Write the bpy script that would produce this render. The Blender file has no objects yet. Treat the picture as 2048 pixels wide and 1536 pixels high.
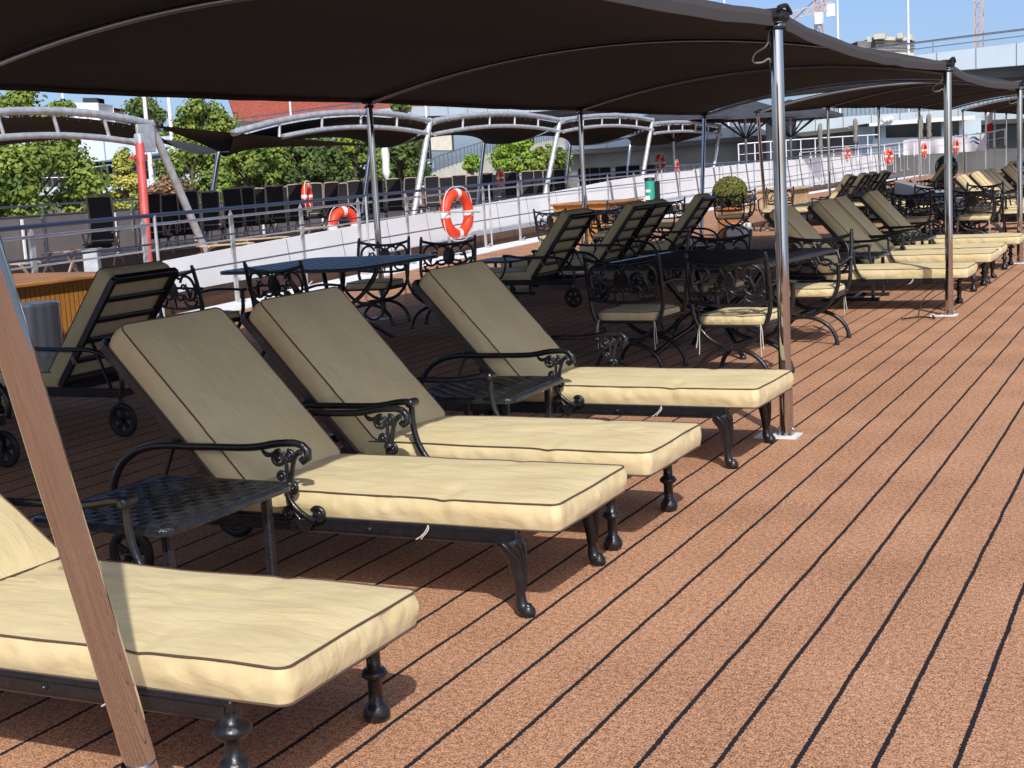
import bpy, math, random
from mathutils import Vector, Matrix, noise
R = math.radians
PI = math.pi
scn = bpy.context.scene
col = scn.collection
random.seed(7)

# ------------------------------------------------------------------ camera
CH = 1.65                      # eye height above the deck; X across the ship, Y along it
MR = ((0.90218, 0.01487, -0.43110), (0.42805, -0.15705, 0.89001), (-0.05448, -0.98747, -0.14843))
cam_d = bpy.data.cameras.new('camera')
cam = bpy.data.objects.new('camera', cam_d)
col.objects.link(cam)
cx_, cy_, cz_ = [Vector((MR[0][i], MR[1][i], MR[2][i])) for i in range(3)]
m = Matrix.Identity(4)
for i in range(3):
    m[i][0] = cx_[i]; m[i][1] = -cy_[i]; m[i][2] = -cz_[i]
m[0][3], m[1][3], m[2][3] = 0, 0, CH
cam.matrix_world = m
cam_d.sensor_width = 36; cam_d.lens = 2840 / 2048 * 36
cam_d.clip_start = 0.05; cam_d.clip_end = 3000
scn.camera = cam
def at(px, py, d):             # world point seen at photo pixel (2048 wide) at camera depth d, used to survey far things
    v = cx_ * ((px - 1024) / 2840 * d) + cy_ * ((py - 768) / 2840 * d) + cz_ * d
    return Vector((v.x, v.y, v.z + CH))

# ------------------------------------------------------------------ light
SUN_EL, SUN_AZ = R(43), math.atan2(-0.834, 0.553)       # azimuth of the sun seen from the deck
sd = Vector((math.cos(SUN_AZ) * math.cos(SUN_EL), math.sin(SUN_AZ) * math.cos(SUN_EL), math.sin(SUN_EL)))
w = bpy.data.worlds.new('World'); scn.world = w; w.use_nodes = True
nt = w.node_tree; nt.nodes.clear()
sky = nt.nodes.new('ShaderNodeTexSky'); sky.sky_type = 'NISHITA'; sky.sun_disc = False
sky.sun_elevation = SUN_EL; sky.sun_rotation = PI / 2 - SUN_AZ
sky.air_density = .5; sky.dust_density = 2.0; sky.ozone_density = 3.0
bg = nt.nodes.new('ShaderNodeBackground'); bg.inputs[1].default_value = 0.15
wo = nt.nodes.new('ShaderNodeOutputWorld')
nt.links.new(sky.outputs[0], bg.inputs[0]); nt.links.new(bg.outputs[0], wo.inputs[0])
sl = bpy.data.lights.new('sun', 'SUN'); sl.energy = 3.05; sl.angle = R(0.55); sl.color = (1, .95, .87)
so = bpy.data.objects.new('sun', sl); col.objects.link(so)
so.rotation_euler = sd.to_track_quat('Z', 'Y').to_euler()
scn.view_settings.view_transform = 'Standard'; scn.view_settings.look = 'None'
scn.view_settings.exposure = 0.28; scn.view_settings.gamma = 1; scn.view_settings.use_curve_mapping = False
scn.cycles.max_bounces = 8

# ------------------------------------------------------------------ materials
def mat(name, c, rough=.5, metal=0, var=0, vscale=4, bump=0, bscale=30, vcol=None, coat=0, stretch=(1, 1, 1), detail=4, trans=0, spec=None):
    mt = bpy.data.materials.new(name); mt.use_nodes = True
    n = mt.node_tree.nodes; l = mt.node_tree.links
    b = n['Principled BSDF']
    b.inputs['Base Color'].default_value = (*c, 1); b.inputs['Roughness'].default_value = rough
    b.inputs['Metallic'].default_value = metal
    if coat: b.inputs['Coat Weight'].default_value = coat
    if spec is not None: b.inputs['Specular IOR Level'].default_value = spec
    tc = n.new('ShaderNodeTexCoord'); mp = n.new('ShaderNodeMapping'); mp.inputs['Scale'].default_value = stretch
    l.new(tc.outputs['Object'], mp.inputs[0])
    if var:
        nz = n.new('ShaderNodeTexNoise'); nz.inputs['Scale'].default_value = vscale; nz.inputs['Detail'].default_value = detail
        l.new(mp.outputs[0], nz.inputs[0])
        cr = n.new('ShaderNodeValToRGB')
        v2 = vcol or tuple(max(0, x * (1 - var)) for x in c)
        cr.color_ramp.elements[0].position = .35; cr.color_ramp.elements[1].position = .65
        cr.color_ramp.elements[0].color = (*v2, 1); cr.color_ramp.elements[1].color = (*[min(1, x * (1 + (0 if vcol else var * .6))) for x in c], 1)
        l.new(nz.outputs['Fac'], cr.inputs[0]); l.new(cr.outputs[0], b.inputs['Base Color'])
    if bump:
        nb = n.new('ShaderNodeTexNoise'); nb.inputs['Scale'].default_value = bscale; nb.inputs['Detail'].default_value = 3
        l.new(mp.outputs[0], nb.inputs[0])
        bp = n.new('ShaderNodeBump'); bp.inputs['Strength'].default_value = bump; bp.inputs['Distance'].default_value = .01
        l.new(nb.outputs['Fac'], bp.inputs['Height']); l.new(bp.outputs[0], b.inputs['Normal'])
    return mt

def node(n, t, **k):
    x = n.new(t)
    for a, v in k.items(): setattr(x, a, v)
    return x

def deck_material(name, pitch, phase, axis, ca, cb, line, lw, wob=.010, grain=True):
    mt = bpy.data.materials.new(name); mt.use_nodes = True
    n = mt.node_tree.nodes; l = mt.node_tree.links; b = n['Principled BSDF']
    b.inputs['Roughness'].default_value = .95; b.inputs['Specular IOR Level'].default_value = .15
    tc = n.new('ShaderNodeTexCoord'); sp = n.new('ShaderNodeSeparateXYZ'); l.new(tc.outputs['Object'], sp.inputs[0])
    # wobble of the seam
    nw = n.new('ShaderNodeTexNoise'); nw.inputs['Scale'].default_value = 2.6; nw.inputs['Detail'].default_value = 2
    l.new(tc.outputs['Object'], nw.inputs[0])
    ne = n.new('ShaderNodeTexNoise'); ne.inputs['Scale'].default_value = 90; ne.inputs['Detail'].default_value = 1
    l.new(tc.outputs['Object'], ne.inputs[0])
    def M(op, a, bb=None, clamp=False):
        x = n.new('ShaderNodeMath'); x.operation = op; x.use_clamp = clamp
        for i, v in enumerate((a, bb)):
            if v is None: continue
            if isinstance(v, (int, float)): x.inputs[i].default_value = v
            else: l.new(v, x.inputs[i])
        return x.outputs[0]
    xx = M('ADD', sp.outputs[axis], M('MULTIPLY', M('SUBTRACT', nw.outputs['Fac'], .5), wob * 2.2))
    xx = M('ADD', xx, M('MULTIPLY', M('SUBTRACT', ne.outputs['Fac'], .5), .012))
    t = M('DIVIDE', M('SUBTRACT', xx, phase), pitch)
    fr = M('FRACT', M('ADD', t, .5)); dist = M('MULTIPLY', M('ABSOLUTE', M('SUBTRACT', fr, .5)), pitch)
    mask = M('LESS_THAN', dist, lw)
    # grain
    g1 = n.new('ShaderNodeTexNoise'); g1.inputs['Scale'].default_value = 150; g1.inputs['Detail'].default_value = 3; g1.inputs['Roughness'].default_value = .7
    l.new(tc.outputs['Object'], g1.inputs[0])
    g2 = n.new('ShaderNodeTexNoise'); g2.inputs['Scale'].default_value = 1.3; g2.inputs['Detail'].default_value = 5
    l.new(tc.outputs['Object'], g2.inputs[0])
    g3 = n.new('ShaderNodeTexNoise'); g3.inputs['Scale'].default_value = 45; g3.inputs['Detail'].default_value = 2
    l.new(tc.outputs['Object'], g3.inputs[0])
    gg = M('ADD', M('ADD', M('MULTIPLY', g1.outputs['Fac'], .70), M('MULTIPLY', g3.outputs['Fac'], .2)), M('MULTIPLY', g2.outputs['Fac'], .10))
    cr = n.new('ShaderNodeValToRGB'); l.new(gg, cr.inputs[0])
    cr.color_ramp.elements[0].position = .41; cr.color_ramp.elements[0].color = (*ca, 1)
    cr.color_ramp.elements[1].position = .61; cr.color_ramp.elements[1].color = (*cb, 1)
    mx = n.new('ShaderNodeMix'); mx.data_type = 'RGBA'; l.new(mask, mx.inputs[0]); l.new(cr.outputs[0], mx.inputs[6])
    mx.inputs[7].default_value = (*line, 1); l.new(mx.outputs[2], b.inputs['Base Color'])
    bp = n.new('ShaderNodeBump'); bp.inputs['Strength'].default_value = .55; bp.inputs['Distance'].default_value = .006
    hh = M('SUBTRACT', gg, M('MULTIPLY', mask, .8)); l.new(hh, bp.inputs['Height']); l.new(bp.outputs[0], b.inputs['Normal'])
    return mt

def wood_material(name, pitch, axis, c1, c2, groove):
    mt = deck_material(name, pitch, 0, axis, c1, c2, groove, .004, wob=.0)
    n = mt.node_tree.nodes; n['Principled BSDF'].inputs['Roughness'].default_value = .45
    return mt

def cushion_material():
    mt = bpy.data.materials.new('cream_canvas'); mt.use_nodes = True
    n = mt.node_tree.nodes; l = mt.node_tree.links; b = n['Principled BSDF']
    b.inputs['Roughness'].default_value = .92; b.inputs['Specular IOR Level'].default_value = .12
    b.inputs['Sheen Weight'].default_value = .08
    tc = n.new('ShaderNodeTexCoord')
    nz = n.new('ShaderNodeTexNoise'); nz.inputs['Scale'].default_value = 3; nz.inputs['Detail'].default_value = 6
    l.new(tc.outputs['Object'], nz.inputs[0])
    cr = n.new('ShaderNodeValToRGB'); l.new(nz.outputs['Fac'], cr.inputs[0])
    cr.color_ramp.elements[0].position = .3; cr.color_ramp.elements[0].color = (.63, .515, .285, 1)
    cr.color_ramp.elements[1].position = .62; cr.color_ramp.elements[1].color = (.70, .59, .345, 1)
    l.new(cr.outputs[0], b.inputs['Base Color'])
    mp = n.new('ShaderNodeMapping'); mp.inputs['Scale'].default_value = (2.2, 6, 4); mp.inputs['Rotation'].default_value = (0, 0, .5)
    l.new(tc.outputs['Object'], mp.inputs[0])
    n1 = n.new('ShaderNodeTexNoise'); n1.inputs['Scale'].default_value = 2.3; n1.inputs['Detail'].default_value = 4; n1.inputs['Distortion'].default_value = .7
    l.new(mp.outputs[0], n1.inputs[0])
    n2 = n.new('ShaderNodeTexNoise'); n2.inputs['Scale'].default_value = 260; n2.inputs['Detail'].default_value = 1
    l.new(tc.outputs['Object'], n2.inputs[0])
    b1 = n.new('ShaderNodeBump'); b1.inputs['Strength'].default_value = .30; b1.inputs['Distance'].default_value = .03
    b2 = n.new('ShaderNodeBump'); b2.inputs['Strength'].default_value = .25; b2.inputs['Distance'].default_value = .002
    l.new(n1.outputs['Fac'], b1.inputs['Height']); l.new(n2.outputs['Fac'], b2.inputs['Height'])
    l.new(b1.outputs[0], b2.inputs['Normal']); l.new(b2.outputs[0], b.inputs['Normal'])
    return mt

MT = {}
MT['carpet'] = deck_material('red_brown_deck_covering', .2045, -1.167, 0, (.150, .062, .030), (.80, .455, .28), (.022, .020, .024), .0080, wob=.006)
MT['teak'] = deck_material('teak_planks', .12, 0, 0, (.20, .10, .05), (.42, .26, .16), (.05, .03, .02), .003)
MT['cream'] = cushion_material()
MT['piping'] = mat('brown_piping', (.10, .066, .045), .8)
MT['iron'] = mat('black_cast_metal', (.010, .011, .014), .33, 0, var=.3, vscale=20, bump=.25, bscale=70, coat=.2)
MT['rubber'] = mat('black_rubber', (.012, .012, .013), .6)
MT['steel'] = mat('polished_steel', (.56, .56, .58), .04, 1)
MT['brushed'] = mat('brushed_steel', (.52, .53, .55), .3, 1, bump=.15, bscale=8)
MT['galv'] = mat('galvanised_tube', (.60, .63, .66), .42, .45, var=.2, vscale=7)
MT['satin'] = mat('satin_steel', (.66, .67, .69), .32, .55, var=.12, vscale=6)
MT['reflection_streak'] = mat('steel_painted_reflections', (.78, .79, .80),   .26, .35, var=.35, vscale=9, stretch=(4, 4, .05))  # sky reflections put into the colour as upright streaks
MT['blue_rail'] = mat('blue_grey_handrail', (.045, .065, .13), .35, .35)
MT['grey_rail'] = mat('grey_rail_tube', (.16, .18, .22), .35, .6)
MT['canopy'] = mat('dark_brown_canvas', (.030, .027, .028), .9, var=.15, vscale=1.2, bump=1.0, bscale=2.6, stretch=(1, .22, 1))
MT['hem'] = mat('charcoal_hem', (.06, .058, .06), .8)
MT['strap'] = mat('black_webbing', (.01, .01, .01), .7)
MT['cord'] = mat('off_white_cord', (.55, .52, .47), .9)
MT['white'] = mat('white_paint', (.88, .89, .91), .45, var=.05, vscale=.8)
MT['white_tarp'] = mat('white_tarpaulin', (.78, .78, .82), .6, var=.07, vscale=2, bump=.3, bscale=3)
MT['brown_band'] = mat('brown_painted_band', (.17, .085, .05), .55, var=.2, vscale=2)
MT['pine'] = wood_material('honey_wood_boards', .062, 1, (.40, .17, .035), (.60, .29, .07), (.07, .03, .01))
MT['pine_top'] = mat('honey_wood_top', (.42, .19, .05), .4, var=.3, vscale=3, stretch=(6, 1, 6))
MT['table'] = mat('black_table_metal', (.016, .018, .023), .33, 0, var=.35, vscale=25, bump=.5, bscale=90, coat=.3)
MT['orange'] = mat('lifebuoy_orange', (.80, .06, .018), .5)
MT['white_pl'] = mat('white_plastic', (.8, .8, .8), .5)
MT['redpost'] = mat('faded_red_paint', (.55, .085, .075), .5, var=.25, vscale=5)
MT['grey_wood'] = mat('weathered_grey_wood', (.42, .34, .29), .8, var=.3, vscale=8, stretch=(1, 1, 4))
MT['mesh'] = mat('black_mesh_fabric', (.012, .013, .018), .7)
MT['screen'] = mat('grey_windscreen', (.19, .175, .185), .6, var=.15, vscale=1)
MT['water'] = mat('river_water', (.03, .05, .045), .1, bump=.5, bscale=1.5)
MT['pool'] = mat('pool_water', (.10, .42, .62), .1, bump=.2, bscale=4)
MT['pool_rim'] = mat('sand_pool_rim', (.55, .36, .22), .7)
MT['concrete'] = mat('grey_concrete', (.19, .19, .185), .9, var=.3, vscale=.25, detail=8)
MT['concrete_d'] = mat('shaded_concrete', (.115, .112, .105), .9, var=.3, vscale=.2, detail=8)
MT['parapet'] = mat('pale_blue_panel', (.60, .70, .78), .55, var=.06, vscale=.3)
MT['joint'] = mat('panel_joint', (.22, .26, .30), .7)
MT['glass'] = mat('dark_window_glass', (.02, .025, .03), .08)
MT['roof_red'] = mat('red_roof_tiles', (.36, .085, .05), .8, var=.3, vscale=2)
MT['render'] = mat('cream_render', (.60, .57, .48), .8, var=.1, vscale=1)
MT['leaf1'] = mat('bright_maple_leaves', (.27, .34, .055), .6, var=.55, vscale=1.0, vcol=(.05, .10, .018))
MT['leaf2'] = mat('dark_green_leaves', (.15, .20, .05), .6, var=.5, vscale=1.0, vcol=(.035, .065, .015))
MT['leaf3'] = mat('yellow_green_leaves', (.50, .45, .10), .6, var=.5, vscale=1.6, vcol=(.22, .27, .05))
MT['leaf4'] = mat('rusty_dry_leaves', (.44, .27, .15), .7, var=.5, vscale=2, vcol=(.15, .09, .05))
MT['leaf5'] = mat('lime_leaves', (.26, .38, .03), .6, var=.4, vscale=2, vcol=(.1, .2, .02))
for k in ('leaf1', 'leaf2', 'leaf3', 'leaf4', 'leaf5'):
    MT[k].node_tree.nodes['Principled BSDF'].inputs['Specular IOR Level'].default_value = .25
MT['box'] = mat('clipped_box_leaves', (.22, .21, .035), .7, var=.5, vscale=14, vcol=(.07, .09, .015))
MT['box_d'] = mat('deep_green_box_leaves', (.06, .10, .03), .7, var=.5, vscale=14, vcol=(.02, .04, .01))
MT['bark'] = mat('tree_bark', (.12, .09, .07), .9)
MT['terracotta'] = mat('orange_planter', (.46, .17, .05), .7, var=.2, vscale=5)
MT['crane'] = mat('hazed_crane_orange', (.60, .42, .32), .6)  # orange paled, with distance haze put into the colour
MT['yellow'] = mat('yellow_cover', (.75, .55, .03), .6)
MT['teal'] = mat('teal_print', (.03, .36, .28), .6)
MT['navy'] = mat('slate_parasol_cloth', (.045, .052, .065), .85, var=.2, vscale=2)
MT['taupe'] = mat('taupe_cloth', (.22, .21, .18), .9, var=.25, vscale=6)
MT['flag_w'] = mat('flag_white', (.8, .8, .8), .8); MT['flag_r'] = mat('flag_red', (.6, .02, .04), .8)
MT['blue_logo'] = mat('blue_print', (.08, .22, .42), .6)
MT['blk'] = mat('black_paint', (.012, .012, .013), .5)
MT['quay'] = mat('grey_paving', (.22, .21, .2), .9, var=.2, vscale=.4)
MT['towel'] = mat('grey_blanket', (.24, .24, .25), .95, bump=.3, bscale=12)
MT['amber'] = mat('light_wood', (.55, .40, .24), .6, var=.2, vscale=4)

# ------------------------------------------------------------------ mesh builder
KIDS = {}
class MB:
    def __init__(s): s.v = []; s.f = []; s.sm = []
    def add(s, vs, fs, smooth=False, M=None):
        o = len(s.v)
        s.v += [tuple(M @ Vector(p)) if M else tuple(p) for p in vs]
        s.f += [tuple(i + o for i in f) for f in fs]; s.sm += [smooth] * len(fs)
    def box(s, c, d, M=None, b=0):
        hx, hy, hz = d[0] / 2, d[1] / 2, d[2] / 2
        T = Matrix.Translation(c) if M is None else M @ Matrix.Translation(c)
        b = min(b, hx * .9, hy * .9, hz * .9)
        if b <= 0:
            vs = [(x, y, z) for x in (-hx, hx) for y in (-hy, hy) for z in (-hz, hz)]
            s.add(vs, [(0, 1, 3, 2), (4, 6, 7, 5), (0, 4, 5, 1), (2, 3, 7, 6), (0, 2, 6, 4), (1, 5, 7, 3)], False, T); return
        vs = []; ix = {}
        for sx in (-1, 1):
            for sy in (-1, 1):
                for sz in (-1, 1):
                    for a in range(3):
                        p = [sx * (hx - b), sy * (hy - b), sz * (hz - b)]; p[a] = (sx * hx, sy * hy, sz * hz)[a]
                        ix[(sx, sy, sz, a)] = len(vs); vs.append(p)
        fs = []
        for a in range(3):
            u, v = [(1, 2), (0, 2), (0, 1)][a]
            for sg in (-1, 1):
                q = []
                for su, sv in ((-1, -1), (1, -1), (1, 1), (-1, 1)):
                    k = [0, 0, 0]; k[a] = sg; k[u] = su; k[v] = sv; q.append(ix[(*k, a)])
                fs.append(tuple(q))
        for a in range(3):
            u, v = [(1, 2), (0, 2), (0, 1)][a]
            for su in (-1, 1):
                for sv in (-1, 1):
                    k0 = [0, 0, 0]; k0[a] = -1; k0[u] = su; k0[v] = sv
                    k1 = list(k0); k1[a] = 1
                    fs.append((ix[(*k0, u)], ix[(*k1, u)], ix[(*k1, v)], ix[(*k0, v)]))
        for sx in (-1, 1):
            for sy in (-1, 1):
                for sz in (-1, 1): fs.append(tuple(ix[(sx, sy, sz, a)] for a in range(3)))
        s.add(vs, fs, False, T)
    def bar(s, p, q, wd, ht, up=(0, 0, 1), b=0):        # square bar from p to q
        p, q = Vector(p), Vector(q); d = q - p; L = d.length; x = d.normalized(); upv = Vector(up)
        y = upv.cross(x)
        if y.length < 1e-4: y = Vector((0, 1, 0)).cross(x)
        if y.length < 1e-4: y = Vector((1, 0, 0)).cross(x)
        y.normalize(); z = x.cross(y)
        M = Matrix(((x.x, y.x, z.x, 0), (x.y, y.y, z.y, 0), (x.z, y.z, z.z, 0), (0, 0, 0, 1)))
        M = Matrix.Translation((p + q) / 2) @ M
        s.box((0, 0, 0), (L, wd, ht), M, b)
    def tube(s, pts, r, n=8, closed=False, sy=1.0, M=None):
        pts = [Vector(p) for p in pts]; N = len(pts)
        rs = r if isinstance(r, (list, tuple)) else [r] * N
        tg = []
        for i in range(N):
            a = pts[(i - 1) % N] if (closed or i) else pts[0]; c = pts[(i + 1) % N] if (closed or i < N - 1) else pts[-1]
            t = (c - a); tg.append(t.normalized() if t.length > 1e-9 else Vector((0, 0, 1)))
        u = tg[0].orthogonal().normalized()
        if abs(tg[0].z) < .9: u = Vector((0, 0, 1)).cross(tg[0]).normalized()
        vs = []; fs = []
        for i in range(N):
            u = (u - tg[i] * u.dot(tg[i])); u = u.normalized() if u.length > 1e-6 else tg[i].orthogonal().normalized()
            v = tg[i].cross(u)
            for k in range(n):
                a = 2 * PI * k / n
                vs.append(pts[i] + u * (math.cos(a) * rs[i]) + v * (math.sin(a) * rs[i] * sy))
        for i in range(N if closed else N - 1):
            j = (i + 1) % N
            for k in range(n):
                k2 = (k + 1) % n; fs.append((i * n + k, i * n + k2, j * n + k2, j * n + k))
        s.add(vs, fs, True, M)
        if not closed:
            o = len(vs)
            s.add([vs[k] for k in range(n)], [tuple(reversed(range(n)))], False, M)
            s.add([vs[(N - 1) * n + k] for k in range(n)], [tuple(range(n))], False, M)
    def lathe(s, prof, c=(0, 0, 0), n=16, M=None, smooth=True):
        vs = []; fs = []
        for r, z in prof:
            for k in range(n):
                a = 2 * PI * k / n; vs.append((c[0] + r * math.cos(a), c[1] + r * math.sin(a), c[2] + z))
        for i in range(len(prof) - 1):
            for k in range(n):
                k2 = (k + 1) % n; fs.append((i * n + k, i * n + k2, (i + 1) * n + k2, (i + 1) * n + k))
        s.add(vs, fs, smooth, M)
        if prof[0][0] > 1e-4: s.add(vs[:n], [tuple(reversed(range(n)))], False, M)
        if prof[-1][0] > 1e-4: s.add(vs[-n:], [tuple(range(n))], False, M)
    def grid(s, rows, smooth=True, M=None, flip=False):
        nr, nc = len(rows), len(rows[0]); vs = [p for r in rows for p in r]; fs = []
        for i in range(nr - 1):
            for j in range(nc - 1):
                f = (i * nc + j, i * nc + j + 1, (i + 1) * nc + j + 1, (i + 1) * nc + j)
                fs.append(f[::-1] if flip else f)
        s.add(vs, fs, smooth, M)
    def prism(s, poly, a, b, M=None, axis=1):           # polygon (u,v) extruded from a to b along axis
        def P(u, v, t): return [(t, u, v), (u, t, v), (u, v, t)][axis]
        n = len(poly); vs = [P(u, v, a) for u, v in poly] + [P(u, v, b) for u, v in poly]
        fs = [tuple(range(n)), tuple(range(2 * n - 1, n - 1, -1))] + [(i, i + n, (i + 1) % n + n, (i + 1) % n) for i in range(n)]
        s.add(vs, fs, False, M)
    def build(s, name, mt, parent=None, world=False):
        vs = s.v
        if world and parent is not None:
            wmx = parent.matrix_basis.copy(); q_ = parent.parent
            while q_ is not None: wmx = q_.matrix_basis @ wmx; q_ = q_.parent
            inv = wmx.inverted(); vs = [tuple(inv @ Vector(p)) for p in vs]
        me = bpy.data.meshes.new(name); me.from_pydata(vs, [], s.f)
        me.polygons.foreach_set('use_smooth', s.sm)
        me.materials.append(MT[mt] if isinstance(mt, str) else mt); me.update()
        o = bpy.data.objects.new(name, me); col.objects.link(o)
        if parent is not None: o.parent = parent; KIDS.setdefault(parent.name, []).append(o)
        return o

def empty(name, label, cat, loc=(0, 0, 0), rz=0, group=None):
    o = bpy.data.objects.new(name, None); col.objects.link(o); o.empty_display_size = .2
    o.location = loc; o.rotation_euler = (0, 0, rz); o.matrix_basis = Matrix.Translation(loc) @ Matrix.Rotation(rz, 4, 'Z')
    o['label'] = label; o['category'] = cat
    if group: o['group'] = group
    return o
def tag(o, label, cat, group=None):
    o['label'] = label; o['category'] = cat
    if group: o['group'] = group
    return o
def struct(o): o['kind'] = 'structure'; return o
def copy_tree(o, parent=None):
    c = o.copy(); col.objects.link(c)
    if parent: c.parent = parent; KIDS.setdefault(parent.name, []).append(c)
    for ch in KIDS.get(o.name, []): copy_tree(ch, c)
    return c
def place(proto, first, loc, rz, label, group=None):
    o = proto if first else copy_tree(proto)
    o.location = loc; o.rotation_euler = (0, 0, rz); o['label'] = label
    if group: o['group'] = group
    return o

# ------------------------------------------------------------------ shared shapes
def rrect(L, W, r, n=10, m=26):
    pts = []
    cs = [(L / 2 - r, W / 2 - r, 0), (-L / 2 + r, W / 2 - r, 90), (-L / 2 + r, -W / 2 + r, 180), (L / 2 - r, -W / 2 + r, 270)]
    for i, (x, y, a) in enumerate(cs):
        for k in range(n + 1):
            t = R(a + 90 * k / n); pts.append((x + r * math.cos(t), y + r * math.sin(t)))
        nx, ny, na = cs[(i + 1) % 4]; t = R(a + 90)
        e0 = (x + r * math.cos(t), y + r * math.sin(t)); e1 = (nx + r * math.cos(t), ny + r * math.sin(t))
        mm = m if abs(e0[0] - e1[0]) > abs(e0[1] - e1[1]) else max(4, int(m * W / L))
        for k in range(1, mm): pts.append((e0[0] + (e1[0] - e0[0]) * k / mm, e0[1] + (e1[1] - e0[1]) * k / mm))
    return pts

def cushion(L, W, T, r, M, seed, puff=.03, wr=1.0, dense=1.0):
    """stuffed cushion with pleated sides; returns (body MB, piping MB)"""
    b = MB(); pp = MB()
    out = rrect(L, W, r, 8, int(70 * dense)); N = len(out)
    rnd = random.Random(seed); off = rnd.uniform(0, 50)
    def ns(x, y, z): return noise.noise(Vector((x + off, y + off * .7, z)))
    pin = [(.17 * L, .010)]
    edge = []
    nrm = []
    for i in range(N):
        a = Vector(out[(i + 1) % N]) - Vector(out[i - 1]); nn = Vector((a.y, -a.x)).normalized(); nrm.append(nn)
    ztop = []
    for i, (x, y) in enumerate(out):
        dz = .006 * ns(x * 3, y * 3, 1) * wr
        for px, am in pin: dz -= am * wr * math.exp(-((x - px) / .03) ** 2) * .5
        inn = .010 * ns(x * 2.2, y * 2.2, 7) * wr
        edge.append((x + nrm[i].x * inn, y + nrm[i].y * inn)); ztop.append(T + dz)
    rows = []
    K = 16
    for j in range(K + 1):
        s_ = j / K; row = []
        for i, (x, y) in enumerate(edge):
            hx = max(0, L / 2 - W / 2 * .9); cx0 = max(-hx, min(hx, x))
            X = cx0 + (x - cx0) * s_; Y = y * s_
            up = puff * (1 - s_ ** 3.2)
            q = 1 - s_ ** 6
            wv = 0
            if wr:
                f1 = ns(X * 2.2 + Y * 1.5, Y * 6 - X * 2.0, 3)
                f2 = ns(X * 5 - Y * 3, Y * 17 + X * 5, 9)
                f3 = ns(X * 9 - Y * 14, Y * 30 + X * 12, 15); wv = (.009 * f1 + .0040 * (1 - abs(f2) * 3.0) * (.5 + ns(X * 2, Y * 2, 20)) + .0022 * (1 - abs(f3) * 3) * max(0, ns(X * 3, Y * 3, 33) + .25)) * wr
                for px, am in pin: wv -= am * wr * math.exp(-((X - px) / .03) ** 2) * s_ ** 3 * q
            z = ztop[i] * s_ ** 2 + T * (1 - s_ ** 2) + up + wv * q
            row.append((X, Y, z))
        row.append(row[0]); rows.append(row)
    b.grid(rows, True, M)
    rows = []; S = 7
    for j in range(S + 1):
        t = j / S; row = []
        for i, (x, y) in enumerate(edge):
            arc = x * 1.0 + y * 1.3
            bul = .011 * math.sin(PI * t)
            pl = .0100 * wr * ns(arc * 16, t * 1.4, 30 + y) * math.sin(PI * min(1, t * 1.15 + .02)) + .0055 * wr * ns(arc * 40, t * 2.5, 60)* math.sin(PI * t)
            for px, am in pin: pl -= am * .8 * wr * math.exp(-((x - px) / .02) ** 2) * math.sin(PI * t)
            d = bul + pl
            row.append((x + nrm[i].x * d, y + nrm[i].y * d, ztop[i] * (1 - t)))
        row.append(row[0]); rows.append(row)
    b.grid(rows, True, M)
    b.add([(x, y, 0) for x, y in edge], [tuple(reversed(range(N)))], False, M)
    st = 1 if dense > .7 else 2
    pp.tube([(edge[i][0] + nrm[i].x * .002, edge[i][1] + nrm[i].y * .002, ztop[i] + .0005) for i in range(0, N, st)], .0036, 6, True, M=M)
    pp.tube([(edge[i][0] + nrm[i].x * .002, edge[i][1] + nrm[i].y * .002, 0) for i in range(0, N, st)], .0042, 6, True, M=M)
    return b, pp

def spiral(c, r0, turns, a0, sgn=1, n=18, y=0, rend=.25):
    """flat spiral in the xz plane starting at radius r0"""
    out = []
    for i in range(n + 1):
        t = i / n; r = r0 * (1 - (1 - rend) * t); a = a0 + sgn * turns * 2 * PI * t
        out.append((c[0] + r * math.cos(a), y, c[1] + r * math.sin(a)))
    return out
def bez(p0, p1, p2, p3, n=12):
    p0, p1, p2, p3 = map(Vector, (p0, p1, p2, p3))
    return [p0 * (1 - t) ** 3 + p1 * 3 * t * (1 - t) ** 2 + p2 * 3 * t * t * (1 - t) + p3 * t ** 3 for t in [i / n for i in range(n + 1)]]
def smooth_path(pts, k=4):
    P = [Vector(p) for p in pts]; out = []
    for i in range(len(P) - 1):
        a = P[max(i - 1, 0)]; b_ = P[i]; c = P[i + 1]; d = P[min(i + 2, len(P) - 1)]
        for j in range(k):
            t = j / k
            out.append(.5 * ((2 * b_) + (c - a) * t + (2 * a - 5 * b_ + 4 * c - d) * t * t + (3 * b_ - a - 3 * c + d) * t ** 3))
    out.append(P[-1]); return out

# ------------------------------------------------------------------ the deck
def sheet(name, pts, z, mt):
    b = MB(); b.add([(x, y, z) for x, y in pts], [tuple(range(len(pts)))]); return struct(b.build(name, mt))
RY = [8, 16.5, 18.7, 27.4, 29.8, 33.6, 45, 55.6, 70, 92]; RX = [-11.0, -12.28, -12.62, -13.96, -14.2, -14.6, -15.0, -15.14, -15.3, -15.5]
def itp(x, xs, ys):
    if x <= xs[0]: return ys[0] + (ys[1] - ys[0]) / (xs[1] - xs[0]) * (x - xs[0])
    for i in range(len(xs) - 1):
        if x <= xs[i + 1]: return ys[i] + (ys[i + 1] - ys[i]) * (x - xs[i]) / (xs[i + 1] - xs[i])
    return ys[-1]
def railx(y): return itp(y, RY, RX)
yy = [-6 + 2 * k for k in range(50)]
deck = sheet('deck', [(9, -6), (9, 92)] + [(railx(y) + .55, y) for y in reversed(yy)], 0, 'carpet')
gut = MB()
gut.grid([[(railx(y) - .14, y, .012), (railx(y) + .6, y, .012), (railx(y) + .6, y, -.06)] for y in yy], False, flip=True)
struct(gut.build('deck_gutter', 'white'))
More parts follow.
